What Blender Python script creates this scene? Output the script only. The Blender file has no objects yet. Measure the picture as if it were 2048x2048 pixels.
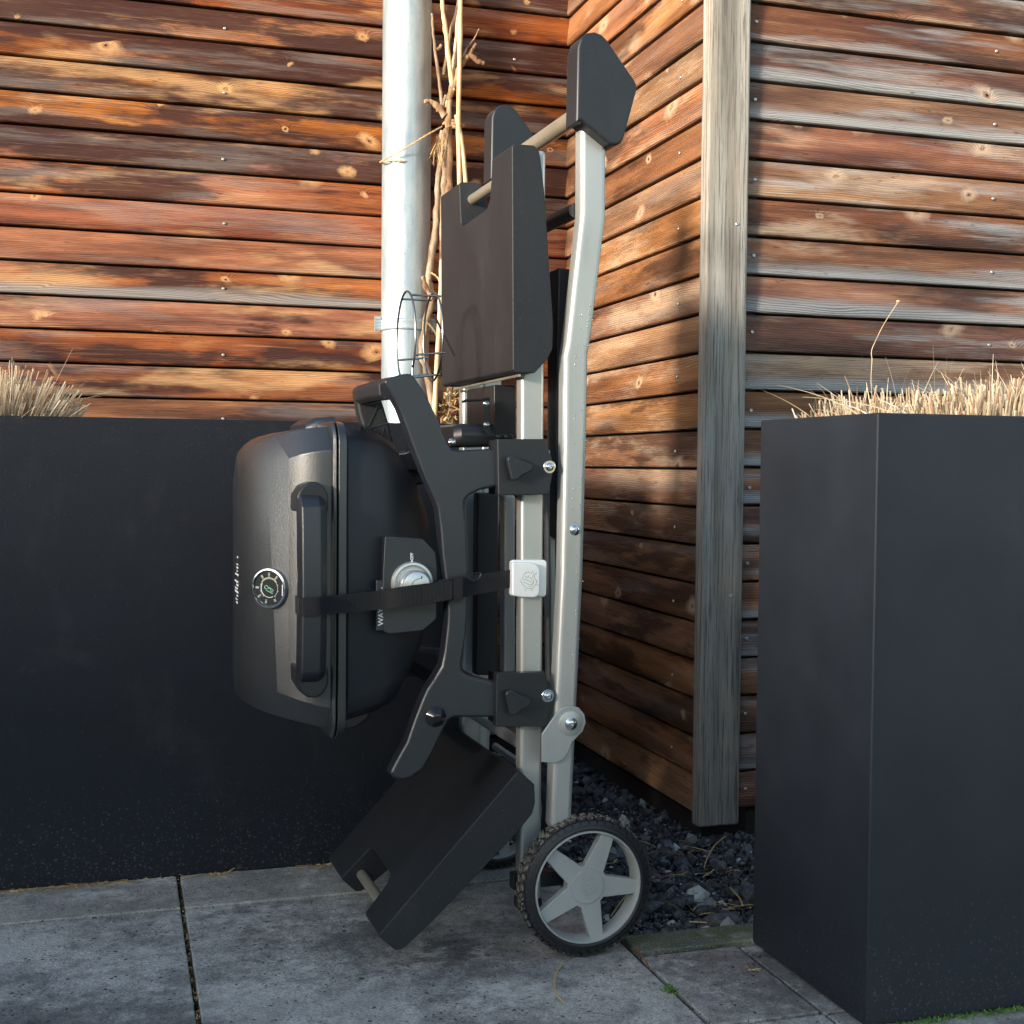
import bpy, bmesh, math, random
from mathutils import Vector, Matrix
R = math.radians
random.seed(7)
S = bpy.context.scene
col = S.collection

# ------------------------------------------------------------------ camera
F, H = 2570.0, 0.73                      # focal length in 2048-px units, eye height
YAW, PITCH, ROLL = R(17.04), R(2.05), math.atan(.0093)
fw = Vector((math.sin(YAW)*math.cos(PITCH), math.cos(YAW)*math.cos(PITCH), -math.sin(PITCH)))
rt = Vector((math.cos(YAW), -math.sin(YAW), 0)); upv = rt.cross(fw)
cr = rt*math.cos(ROLL) + upv*math.sin(ROLL); cu = upv*math.cos(ROLL) - rt*math.sin(ROLL)
CAM = Vector((0, 0, H))
cd = bpy.data.cameras.new('camera'); cam = bpy.data.objects.new('camera', cd); col.objects.link(cam)
m = Matrix((cr, cu, -fw)).transposed().to_4x4(); m.translation = CAM; cam.matrix_world = m
cd.sensor_width = 36; cd.lens = F/2048*36; cd.clip_end = 500; cd.clip_start = .02
S.camera = cam
# ------------------------------------------------------------------ world, sun, exposure
SUN_DIR = Vector((.88, .48, -.17)).normalized()        # the way the light travels
el = math.asin(-SUN_DIR.z); az = math.atan2(-SUN_DIR.x, -SUN_DIR.y)
w = bpy.data.worlds.new('World'); S.world = w; w.use_nodes = True
nt = w.node_tree; bg = nt.nodes['Background']
sk = nt.nodes.new('ShaderNodeTexSky'); sk.sky_type = 'NISHITA'; sk.sun_disc = False
sk.sun_elevation = el; sk.sun_rotation = az; sk.air_density = 1.0; sk.dust_density = 1.0; sk.ozone_density = 1.0
nt.links.new(sk.outputs[0], bg.inputs[0]); bg.inputs[1].default_value = .15
sd = bpy.data.lights.new('sun', 'SUN'); sun = bpy.data.objects.new('sun', sd); col.objects.link(sun)
sd.energy = 2.5; sd.angle = R(9.0); sd.color = (1, .90, .78)
sun.rotation_euler = SUN_DIR.to_track_quat('-Z', 'Y').to_euler()
S.view_settings.view_transform = 'Standard'; S.view_settings.look = 'None'
S.view_settings.exposure = 1.6; S.view_settings.gamma = 1; S.view_settings.use_curve_mapping = False

# ------------------------------------------------------------------ helpers
def ray(px, py):
    x = (px-1024)/F; y = -(py-1024)/F
    return fw + x*cr + y*cu
def on_y(px, py, Y): r = ray(px, py); return CAM + r*((Y-CAM.y)/r.y)
def on_x(px, py, X): r = ray(px, py); return CAM + r*((X-CAM.x)/r.x)
def on_z(px, py, Z): r = ray(px, py); return CAM + r*((Z-CAM.z)/r.z)
CT = R(19-17.04)                          # the cart stands turned by this much to the walls
O = on_z(1175, 1915, 0)
Vd = Vector((-math.sin(CT), math.cos(CT), 0)); Ud = Vector((math.cos(CT), math.sin(CT), 0))
def L(px, py, v):                         # point on the cart's plane at depth v -> (u, w) in the cart's own frame
    r = ray(px, py); t = ((O-CAM).dot(Vd)+v)/r.dot(Vd); P = CAM + r*t - O
    return (P.dot(Ud), P.z)

def mesh(bm, name, smooth=None):
    me = bpy.data.meshes.new(name); bmesh.ops.recalc_face_normals(bm, faces=bm.faces[:])
    bm.to_mesh(me); bm.free()
    if smooth is not None:
        for p in me.polygons: p.use_smooth = True
        me.set_sharp_from_angle(angle=R(smooth))
    return me
def link(name, me, mats, parent=None, loc=None):
    o = bpy.data.objects.new(name, me); col.objects.link(o)
    for m_ in (mats if isinstance(mats, (list, tuple)) else [mats]):
        if me and len(me.materials) < (len(mats) if isinstance(mats, (list, tuple)) else 1): me.materials.append(m_)
    if parent: o.parent = parent
    if loc: o.location = loc
    return o
def bevel(o, wd, seg=3, ang=30):
    b = o.modifiers.new('bevel', 'BEVEL'); b.width = wd; b.segments = seg; b.limit_method = 'ANGLE'
    b.angle_limit = R(ang); b.harden_normals = True
    for p in o.data.polygons: p.use_smooth = True
    return o
def tag(o, label=None, cat=None, group=None, kind=None):
    if label: o['label'] = label
    if cat: o['category'] = cat
    if group: o['group'] = group
    if kind: o['kind'] = kind
    return o
def thing(name, label, cat, loc=(0, 0, 0), rz=0, group=None, kind=None):
    o = bpy.data.objects.new(name, None); col.objects.link(o); o.location = loc; o.rotation_euler = (0, 0, rz)
    o.empty_display_size = .05
    return tag(o, label, cat, group, kind)
def box(bm, a, b, mi=0):
    vs = [bm.verts.new((x, y, z)) for x in (a[0], b[0]) for y in (a[1], b[1]) for z in (a[2], b[2])]
    for f in ((0,1,3,2),(4,6,7,5),(0,4,5,1),(2,3,7,6),(0,2,6,4),(1,5,7,3)):
        bm.faces.new([vs[i] for i in f]).material_index = mi
def prism(bm, pts, v0, v1, mi=0):         # polygon of (u,w), extruded along v
    a = [bm.verts.new((p[0], v0, p[1])) for p in pts]; b = [bm.verts.new((p[0], v1, p[1])) for p in pts]
    n = len(pts); bm.faces.new(a).material_index = mi; bm.faces.new(b[::-1]).material_index = mi
    for i in range(n): bm.faces.new((a[i], b[i], b[(i+1) % n], a[(i+1) % n])).material_index = mi
def tube(bm, pts, r, n=10, cap=True, mi=0, closed=False):
    pts = [Vector(p) for p in pts]; k = len(pts); rr = r if isinstance(r, (list, tuple)) else [r]*k
    rings = []; ref = None
    for i, p in enumerate(pts):
        if closed: t = (pts[(i+1) % k]-pts[i-1]).normalized()
        else: t = (pts[min(i+1, k-1)]-pts[max(i-1, 0)]).normalized()
        if ref is None:
            ref = t.orthogonal().normalized()
        ref = (ref - t*ref.dot(t)).normalized(); bi = t.cross(ref)
        rings.append([bm.verts.new(p+(ref*math.cos(a)+bi*math.sin(a))*rr[i]) for a in [2*math.pi*j/n for j in range(n)]])
    for i in range(k if closed else k-1):
        A, B = rings[i], rings[(i+1) % k]
        for j in range(n): bm.faces.new((A[j], A[(j+1) % n], B[(j+1) % n], B[j])).material_index = mi
    if cap and not closed:
        bm.faces.new(rings[0]).material_index = mi; bm.faces.new(rings[-1][::-1]).material_index = mi
def smoothline(pts, n=6):                 # Catmull-Rom through the points
    P = [Vector(p) for p in pts]; out = []
    for i in range(len(P)-1):
        a, b, c, d = P[max(i-1, 0)], P[i], P[i+1], P[min(i+2, len(P)-1)]
        for j in range(n):
            t = j/n; out.append(.5*((2*b)+(c-a)*t+(2*a-5*b+4*c-d)*t*t+(3*b-a-3*c+d)*t**3))
    out.append(P[-1]); return out
def disc_v(bm, c, prof, n=40, mi=0):      # lathe round an axis along v; prof = [(radius, v)], c = (u, w)
    rings = []
    for r, v in prof:
        if r < 1e-6: rings.append([bm.verts.new((c[0], v, c[1]))])
        else: rings.append([bm.verts.new((c[0]+r*math.cos(a), v, c[1]+r*math.sin(a))) for a in [2*math.pi*j/n for j in range(n)]])
    for A, B in zip(rings, rings[1:]):
        for j in range(n):
            if len(A) == 1 and len(B) > 1: f = (A[0], B[j], B[(j+1) % n])
            elif len(B) == 1: f = (A[j], A[(j+1) % n], B[0])
            else: f = (A[j], A[(j+1) % n], B[(j+1) % n], B[j])
            bm.faces.new(f).material_index = mi
def rrect(v0, v1, w0, w1, r, seg=4):
    r = min(r, (v1-v0)/2-.001, (w1-w0)/2-.001); out = []
    for cx, cz, a0 in ((v1-r, w1-r, 0), (v0+r, w1-r, 90), (v0+r, w0+r, 180), (v1-r, w0+r, 270)):
        for i in range(seg+1):
            a = R(a0+90*i/seg); out.append((cx+r*math.cos(a), cz+r*math.sin(a)))
    return out
def loft_u(bm, secs, seg=4, mi=0):        # secs = [(u, v0, v1, w0, w1, r)]
    rings = [[bm.verts.new((s[0], p[0], p[1])) for p in rrect(*s[1:6], seg=seg)] for s in secs]
    n = len(rings[0])
    for A, B in zip(rings, rings[1:]):
        for j in range(n): bm.faces.new((A[j], A[(j+1) % n], B[(j+1) % n], B[j])).material_index = mi
    bm.faces.new(rings[0]).material_index = mi; bm.faces.new(rings[-1][::-1]).material_index = mi
def text_mesh(name, s, size, mat, parent, M, ext=.0004, align='CENTER', off=0.0):
    c = bpy.data.curves.new(name, 'FONT'); c.body = s; c.size = size; c.extrude = ext; c.align_x = align; c.align_y = 'CENTER'; c.offset = off
    c.resolution_u = 4
    t = bpy.data.objects.new(name+'_curve', c); col.objects.link(t)
    dg = bpy.context.evaluated_depsgraph_get(); me = bpy.data.meshes.new_from_object(t.evaluated_get(dg))
    bpy.data.objects.remove(t); bpy.data.curves.remove(c)
    me.materials.clear()
    o = link(name, me, mat, parent); o.matrix_local = M
    return o
def icos(bm, c, r, sub=1, sc=(1, 1, 1), jit=0, rot=None):
    g = bmesh.ops.create_icosphere(bm, subdivisions=sub, radius=r)
    for v in g['verts']:
        q = v.co*(1+random.uniform(-jit, jit)); q = Vector((q.x*sc[0], q.y*sc[1], q.z*sc[2]))
        if rot: q = rot @ q
        v.co = q + Vector(c)

# ------------------------------------------------------------------ materials
class MB:
    def __init__(s, name, rough=.5, metal=0, base=(.5, .5, .5), spec=.5):
        s.m = bpy.data.materials.new(name); s.m.use_nodes = True; s.t = s.m.node_tree; s.b = s.t.nodes['Principled BSDF']
        s.b.inputs['Base Color'].default_value = (*base, 1); s.b.inputs['Roughness'].default_value = rough
        s.b.inputs['Metallic'].default_value = metal; s.b.inputs['Specular IOR Level'].default_value = spec
    def n(s, t, **k):
        x = s.t.nodes.new('ShaderNode'+t)
        for a, b in k.items(): setattr(x, a, b)
        return x
    def l(s, a, b): s.t.links.new(a, b)
    def val(s, sock, v):
        if hasattr(v, 'links') or isinstance(v, bpy.types.NodeSocket): s.l(v, sock)
        else: sock.default_value = v
    def math(s, op, a, b=0.0, c=None, clamp=False):
        x = s.n('Math', operation=op, use_clamp=clamp); s.val(x.inputs[0], a); s.val(x.inputs[1], b)
        if c is not None: s.val(x.inputs[2], c)
        return x.outputs[0]
    def vmath(s, op, a, b=None):
        x = s.n('VectorMath', operation=op); s.val(x.inputs[0], a)
        if b is not None: s.val(x.inputs[1], b)
        return x.outputs['Value'] if op in ('LENGTH', 'DISTANCE', 'DOT_PRODUCT') else x.outputs[0]
    def noise(s, vec, scale, detail=4, rough=.55, dim='3D', out=0):
        x = s.n('TexNoise', noise_dimensions=dim); s.l(vec, x.inputs['Vector']); x.inputs['Scale'].default_value = scale
        x.inputs['Detail'].default_value = detail; x.inputs['Roughness'].default_value = rough
        return x.outputs[out]
    def ramp(s, f, stops, interp='LINEAR'):
        x = s.n('ValToRGB'); s.l(f, x.inputs[0]); e = x.color_ramp.elements; x.color_ramp.interpolation = interp
        while len(e) < len(stops): e.new(.5)
        for i, (p, c) in enumerate(stops): e[i].position = p; e[i].color = (*c, 1) if len(c) == 3 else c
        return x.outputs[0]
    def step(s, f, a, b):                 # 0 below a, 1 above b (a may be > b)
        x = s.n('MapRange'); s.l(f, x.inputs[0]); x.inputs[1].default_value = a; x.inputs[2].default_value = b; x.clamp = True
        x.interpolation_type = 'SMOOTHSTEP' if a < b else 'LINEAR'
        return x.outputs[0]
    def mix(s, f, a, b, mode='MIX'):
        x = s.n('Mix', data_type='RGBA', blend_type=mode, clamp_factor=True)
        s.val(x.inputs[0], f)
        for k, v in ((6, a), (7, b)):
            if isinstance(v, tuple): x.inputs[k].default_value = (*v, 1)
            else: s.l(v, x.inputs[k])
        return x.outputs[2]
    def obj(s): return s.n('TexCoord').outputs['Object']
    def scale(s, v, sc): return s.vmath('MULTIPLY', v, sc)
    def bump(s, h, strength=.3, dist=.002):
        x = s.n('Bump'); x.inputs['Strength'].default_value = strength; x.inputs['Distance'].default_value = dist
        s.l(h, x.inputs['Height']); s.l(x.outputs[0], s.b.inputs['Normal'])
    def color(s, c): s.l(c, s.b.inputs['Base Color'])
    def rough(s, c): s.l(c, s.b.inputs['Roughness'])

def wood(name, tones, dark, pale, grey, gamt, lowgrey, knotpale, stain=.5, upst=0.0):
    """boards: local x along the grain, local z across (0 at the lower edge, 0.0768 at the top)"""
    s = MB(name, .5, spec=.35)
    co = s.obj(); rnd = s.n('ObjectInfo').outputs['Random']
    off = s.n('CombineXYZ'); s.l(s.math('MULTIPLY', rnd, 37.0), off.inputs[0]); s.l(s.math('MULTIPLY', rnd, 91.0), off.inputs[2])
    s.l(s.math('MULTIPLY', rnd, 53.0), off.inputs[1])
    p = s.vmath('ADD', co, off.outputs[0])
    # knots
    KX, KZ = 3.0, 7.0
    flat = s.vmath('MULTIPLY', p, (KX, 0, KZ))
    vo = s.n('TexVoronoi', feature='F1'); vo.inputs['Scale'].default_value = 1; vo.inputs['Randomness'].default_value = .85; s.l(flat, vo.inputs['Vector'])
    vc = s.n('SeparateColor'); s.l(vo.outputs['Color'], vc.inputs[0])
    d = s.vmath('SUBTRACT', vo.outputs['Position'], flat)
    d = s.vmath('MULTIPLY', d, (1/KX*.66, 0, 1/KZ))
    sh = s.n('SeparateXYZ'); s.l(d, sh.inputs[0])      # knots lean a little, each its own way
    lean = s.math('MULTIPLY_ADD', vc.outputs[1], 1.0, -.5)
    dz = s.math('ADD', sh.outputs[2], s.math('MULTIPLY', sh.outputs[0], lean))
    dl = s.math('SQRT', s.math('ADD', s.math('POWER', sh.outputs[0], 2.0), s.math('POWER', dz, 2.0)))
    warp = s.noise(s.scale(p, (1, 0, 1.3)), 40, 5, .65)
    size = s.math('MULTIPLY_ADD', s.math('POWER', vc.outputs[0], 1.6), 1.25, .35)
    dist = s.math('DIVIDE', s.math('ADD', dl, s.math('MULTIPLY', s.math('SUBTRACT', warp, .5), .024)), size)
    isk = s.step(vc.outputs[2], .30, .34)
    near = s.math('MULTIPLY', s.math('POWER', 2.718, s.math('MULTIPLY', s.math('POWER', s.math('DIVIDE', dl, .015), 2.0), -1.0)), isk)
    # grain: fine lines along x, bent round the knots
    sep = s.n('SeparateXYZ'); s.l(p, sep.inputs[0])
    low = s.noise(s.scale(p, (1.3, 1, 7)), 1, 3)
    g = s.math('ADD', s.math('MULTIPLY', sep.outputs[2], 1500.0), s.math('MULTIPLY', low, 95.0))
    g = s.math('ADD', g, s.math('MULTIPLY', near, 22.0))
    g = s.math('ADD', g, s.math('MULTIPLY', s.noise(s.scale(p, (9, 1, 60)), 1, 2), 3.0))
    line = s.math('MULTIPLY_ADD', s.math('SINE', g), .5, .5)
    line = s.math('MULTIPLY', line, s.math('MULTIPLY_ADD', s.noise(s.scale(p, (2, 1, 40)), 1, 3), 1.5, .1))
    fib = s.noise(s.scale(p, (7, 100, 330)), 1, 4, .75)
    fib2 = s.noise(s.vmath('ADD', s.scale(p, (4, 60, 190)), (3, 1, 8)), 1, 4, .75)
    broad = s.noise(s.scale(p, (2.6, 1, 26)), 1, 5, .62)
    base = s.ramp(broad, [(.28, tones[0]), (.45, tones[1]), (.58, tones[2]), (.75, tones[3])])
    # a hue of its own for every board
    hs = s.n('HueSaturation'); s.l(base, hs.inputs['Color'])
    s.l(s.math('MULTIPLY_ADD', rnd, .016, .492), hs.inputs['Hue'])
    s.l(s.math('MULTIPLY_ADD', s.math('FRACT', s.math('MULTIPLY', rnd, 13.7)), .55, .78), hs.inputs['Value'])
    s.l(s.math('MULTIPLY_ADD', s.math('FRACT', s.math('MULTIPLY', rnd, 7.3)), .22, .86), hs.inputs['Saturation'])
    c = hs.outputs[0]
    st = s.math('ADD', s.noise(s.scale(p, (2.0, 1, 11)), 1, 6, .62), s.math('MULTIPLY_ADD', s.math('FRACT', s.math('MULTIPLY', rnd, 23.1)), .16, -.10))
    wz = s.n('SeparateXYZ'); s.l(s.n('NewGeometry').outputs['Position'], wz.inputs[0]); up_ = s.step(s.math('ADD', wz.outputs[2], s.math('MULTIPLY', rnd, .2)), 1.15, 1.5)
    stm = s.math('MULTIPLY', s.step(s.math('ADD', st, s.math('MULTIPLY', up_, upst)), .52, .60), stain)
    c = s.mix(stm, c, dark)
    fade = s.noise(s.vmath('ADD', s.scale(p, (2.2, 1, 12)), (5.3, 0, 2)), 1, 5, .62)
    fade = s.math('ADD', fade, s.math('MULTIPLY_ADD', s.math('FRACT', s.math('MULTIPLY', rnd, 31.7)), .14, -.07))
    c = s.mix(s.math('MULTIPLY', s.step(fade, .54, .70), .62), c, pale)
    # greying, mostly towards the wet lower edge of some boards
    lz = s.n('SeparateXYZ'); s.l(co, lz.inputs[0])
    gn = s.noise(s.vmath('ADD', s.scale(p, (1.9, 1, 22)), (9, 0, 4)), 1, 5, .6)
    edge = s.step(s.math('ADD', lz.outputs[2], s.math('MULTIPLY', s.math('SUBTRACT', gn, .5), .05)), .034, .016)
    which = s.step(s.math('FRACT', s.math('MULTIPLY', rnd, 5.9)), 1-lowgrey-.04, 1-lowgrey+.04)
    gm = s.math('MAXIMUM', s.math('MULTIPLY', edge, s.math('MULTIPLY', which, .85)), s.math('MULTIPLY', s.step(gn, .5, .66), gamt))
    c = s.mix(gm, c, grey)
    # fine dark latewood lines and pores
    c = s.mix(s.math('MULTIPLY', s.math('POWER', line, 1.6), .50), c, dark)
    c = s.mix(s.math('MULTIPLY', s.math('MULTIPLY', s.step(fib, .50, .66), s.step(s.noise(s.scale(p, (1.5, 1, 30)), 1, 3), .35, .65)), .6), c, dark)
    c = s.mix(s.math('MULTIPLY', s.step(fib2, .56, .72), .22), c, pale)
    speck = s.noise(s.scale(p, (30, 30, 160)), 1, 2)
    c = s.mix(s.math('MULTIPLY', s.step(speck, .66, .76), .6), c, dark)
    # knots: pale sapwood halo, brown heart
    c = s.mix(s.math('MULTIPLY', s.math('MULTIPLY', s.step(dist, .019, .003), isk), knotpale), c, pale)
    ringk = s.math('MULTIPLY_ADD', s.math('SINE', s.math('MULTIPLY', dist, 2600)), .5, .5)
    c = s.mix(s.math('MULTIPLY', s.math('MULTIPLY', s.step(dist, .0065, .0040), isk), s.math('MULTIPLY_ADD', ringk, .6, .3)), c, tuple(x*.7 for x in tones[1]))
    c = s.mix(s.math('MULTIPLY', s.step(dist, .0015, .0004), isk), c, dark)
    s.color(c)
    hgt = s.math('ADD', s.math('MULTIPLY', line, -.5), s.math('MULTIPLY', fib, -1.1))
    s.bump(hgt, .8, .0014)
    s.rough(s.math('MULTIPLY_ADD', broad, .35, .38))
    return s.m
W_BACK = wood('wood_back', [(.075, .020, .007), (.19, .052, .013), (.32, .100, .026), (.50, .215, .075)], (.032, .009, .007), (.76, .44, .20), (.34, .32, .30), .30, .10, .8, .9, .085)
W_SIDE = wood('wood_side', [(.12, .050, .020), (.23, .100, .040), (.33, .150, .060), (.46, .25, .12)], (.035, .015, .010), (.58, .42, .28), (.26, .22, .19), .35, .0, .9, .75)
W_RIGHT = wood('wood_right', [(.060, .026, .016), (.14, .054, .026), (.23, .098, .045), (.36, .20, .11)], (.026, .016, .014), (.56, .42, .30), (.36, .39, .41), .55, .50, .75, .7)

def post_wood():
    s = MB('wood_post', .75, spec=.2); co = s.obj()
    broad = s.noise(s.scale(co, (30, 30, 1.6)), 1, 4)
    fib = s.noise(s.scale(co, (640, 640, 16)), 1, 4, .7)
    ln = s.noise(s.scale(co, (190, 190, 4)), 1, 5, .75)
    c = s.ramp(broad, [(.3, (.18, .172, .155)), (.5, (.30, .288, .262)), (.7, (.41, .395, .36))])
    c = s.mix(s.math('MULTIPLY', s.step(ln, .50, .60), .8), c, (.085, .08, .07))
    c = s.mix(s.math('MULTIPLY', s.step(fib, .5, .72), .6), c, (.09, .08, .065))
    c = s.mix(s.math('MULTIPLY', s.step(s.noise(s.scale(co, (14, 14, .9)), 1, 3), .52, .66), .3), c, (.25, .19, .13))
    s.color(c); s.bump(s.math('ADD', fib, ln), .5, .0012); return s.m
W_POST = post_wood()

def black(name, base, rough, bs=1400, bstr=.25, bd=.0004, spec=.5, dust=.0, mott=.12, coat=0, streak=0, splash=0):
    s = MB(name, rough, base=base, spec=spec); co = s.obj()
    n1 = s.noise(co, bs, 2); n2 = s.noise(co, 9, 4)
    a = tuple(x*(1-mott) for x in base); b = tuple(x*(1+mott) for x in base)
    c = s.ramp(n2, [(.3, a), (.7, b)])
    if dust:
        d = s.step(s.noise(co, 420, 2, .6), .70, .78)
        c = s.mix(s.math('MULTIPLY', d, dust), c, (.30, .28, .26))
        d2 = s.step(s.noise(s.scale(co, (1, 1, .5)), 7, 6, .7), .52, .75)
        c = s.mix(s.math('MULTIPLY', d2, dust*.09), c, (.30, .28, .26))
    if streak:
        sk_ = s.noise(s.scale(co, (38, 38, 1.1)), 1, 4, .7); c = s.mix(s.math('MULTIPLY', s.step(sk_, .52, .74), streak), c, (.20, .21, .22))
    if splash:
        wz = s.n('SeparateXYZ'); s.l(co, wz.inputs[0])
        sp1 = s.noise(co, 230, 3, .7); lim = s.math('MULTIPLY_ADD', s.step(wz.outputs[2], .0, .30), .12, .60)
        c = s.mix(s.math('MULTIPLY', s.step(s.math('SUBTRACT', sp1, lim), .0, .04), splash), c, (.16, .145, .125))
        sp2 = s.noise(s.scale(co, (1, 1, 1.6)), 6, 6, .75); c = s.mix(s.math('MULTIPLY', s.step(sp2, .55, .72), splash*.10), c, (.16, .15, .14))
    if coat: s.b.inputs['Coat Weight'].default_value = coat; s.b.inputs['Coat Roughness'].default_value = .30
    s.color(c)
    s.rough(s.math('MULTIPLY_ADD', n2, .18, rough-.09))
    s.bump(n1, bstr, bd); return s.m
PLASTIC = black('black_plastic', (.0135, .016, .022), .38, 800, .4, .0006, spec=.75, dust=.3)
SHELF = black('shelf_plastic', (.0135, .0145, .0175), .56, 700, .5, .0008, spec=.45, dust=.5)
ENAMEL = black('grill_lid_coat', (.016, .017, .019), .34, 700, .6, .0009, spec=.9, coat=.6, dust=.15)
BODY = black('grill_body_coat', (.0125, .0145, .0195), .48, 800, .4, .0006, dust=.1)
METAL_BLACK = black('black_metal', (.014, .016, .0195), .42, 900, .15, .0003, dust=.35)
PLANTER2 = black('planter_coat_paler', (.0165, .0205, .028), .6, 500, .2, .0006, spec=.3, dust=.10, mott=.14, splash=.35)  # paler coat, used on the right-hand planter
PLANTER = black('planter_coat', (.007, .0092, .0150), .62, 420, .5, .0012, spec=.3, dust=.45, mott=.14, splash=.5)
RUBBER = None
def rubber():
    s = MB('tyre_rubber', .55, base=(.016, .016, .018)); co = s.obj()
    sep = s.n('SeparateXYZ'); s.l(co, sep.inputs[0])
    r = s.math('SQRT', s.math('ADD', s.math('POWER', sep.outputs[0], 2.0), s.math('POWER', sep.outputs[2], 2.0)))
    n = s.noise(co, 240, 4, .7)
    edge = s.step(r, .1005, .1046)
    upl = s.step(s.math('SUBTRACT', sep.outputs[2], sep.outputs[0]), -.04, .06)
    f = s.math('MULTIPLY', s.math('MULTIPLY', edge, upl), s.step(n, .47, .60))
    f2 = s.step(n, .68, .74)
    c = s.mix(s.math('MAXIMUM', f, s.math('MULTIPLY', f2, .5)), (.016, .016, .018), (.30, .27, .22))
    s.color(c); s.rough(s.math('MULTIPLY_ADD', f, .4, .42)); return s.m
RUBBER = rubber()
def silver(name, base, metal, rough, bs=900):
    s = MB(name, rough, metal, base); co = s.obj(); n2 = s.noise(s.scale(co, (1, 1, .35)), 14, 4)
    c = s.ramp(n2, [(.3, tuple(x*.88 for x in base)), (.7, tuple(min(1, x*1.08) for x in base))])
    sp = s.step(s.noise(co, 500, 2), .72, .78); c = s.mix(s.math('MULTIPLY', sp, .4), c, (.12, .11, .10))
    gr = s.step(s.noise(s.scale(co, (1, 1, .25)), 22, 5, .65), .56, .74); c = s.mix(s.math('MULTIPLY', gr, .22), c, (.22, .20, .16))
    s.color(c); s.bump(s.noise(co, bs, 2), .12, .0003); return s.m
SILVER = silver('silver_paint', (.44, .455, .445), .55, .36)
CHAMP = silver('champagne_rod', (.44, .40, .31), .6, .36)
WHEELP = silver('wheel_plastic', (.36, .38, .37), .1, .48)
CHROME = MB('chrome', .16, 1, (.72, .72, .74)).m
WIRE = MB('wire_steel', .25, 1, (.42, .40, .38)).m
KNOBM = silver('knob_metal', (.55, .57, .57), .75, .30)
BUCKLE = silver('buckle_alloy', (.90, .92, .93), .35, .36)
ENGRAVE = MB('engraved_line', .5, .5, (.22, .22, .22)).m
WHITE = MB('white_print', .5, base=(.75, .76, .76)).m
YELLOW = MB('yellow_print', .5, base=(.62, .62, .08)).m
GREENP = MB('green_print', .4, base=(.30, .62, .42)).m
DIAL = MB('dial_black', .25, base=(.010, .014, .014)).m
def zinc():
    s = MB('zinc_pipe', .42, .45, (.6, .64, .66)); co = s.obj()
    n = s.noise(s.scale(co, (1, 1, .22)), 26, 5, .65); sp = s.noise(s.scale(co, (1, 1, .8)), 170, 3, .6)
    c = s.ramp(n, [(.32, (.24, .31, .36)), (.52, (.38, .46, .50)), (.72, (.50, .55, .57))])
    c = s.mix(s.math('MULTIPLY', s.step(sp, .60, .70), .45), c, (.22, .25, .28))
    st = s.noise(s.scale(co, (60, 60, .9)), 1, 3)
    c = s.mix(s.math('MULTIPLY', s.step(st, .58, .72), .35), c, (.60, .63, .64))
    s.color(c); s.rough(s.math('MULTIPLY_ADD', n, .3, .28)); s.bump(sp, .12, .0006); return s.m
ZINC = zinc()
def webbing():
    s = MB('webbing', .8, base=(.014, .014, .016), spec=.3); co = s.obj()
    a = s.n('TexWave', wave_type='BANDS', bands_direction='X'); a.inputs['Scale'].default_value = 160; s.l(co, a.inputs['Vector'])
    b = s.n('TexWave', wave_type='BANDS', bands_direction='Z'); b.inputs['Scale'].default_value = 190; s.l(co, b.inputs['Vector'])
    h = s.math('MULTIPLY', a.outputs['Fac'], b.outputs['Fac'])
    c = s.mix(h, (.006, .006, .008), (.045, .044, .046)); s.color(c); s.bump(h, .8, .0008); return s.m
STRAP = webbing()
def bark(name, a, b, c_, sc=60):
    s = MB(name, .8, spec=.25); co = s.obj()
    n = s.noise(s.scale(co, (1, 1, .25)), sc, 5, .7); n2 = s.noise(co, 11, 3)
    c = s.ramp(n, [(.3, a), (.5, b), (.68, c_)]); c = s.mix(s.math('MULTIPLY', s.step(n2, .5, .66), .45), c, a)
    s.color(c); s.bump(n, .8, .003); return s.m
VINE = bark('vine_bark', (.12, .07, .04), (.30, .215, .145), (.50, .40, .30))
TRUNK = bark('trunk_bark', (.07, .03, .016), (.27, .16, .09), (.50, .38, .26), 45)
CANE = bark('cane', (.42, .30, .16), (.66, .52, .31), (.74, .62, .42), 20)
TWINE = bark('twine', (.36, .22, .11), (.56, .38, .20), (.66, .48, .28), 300)

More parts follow.
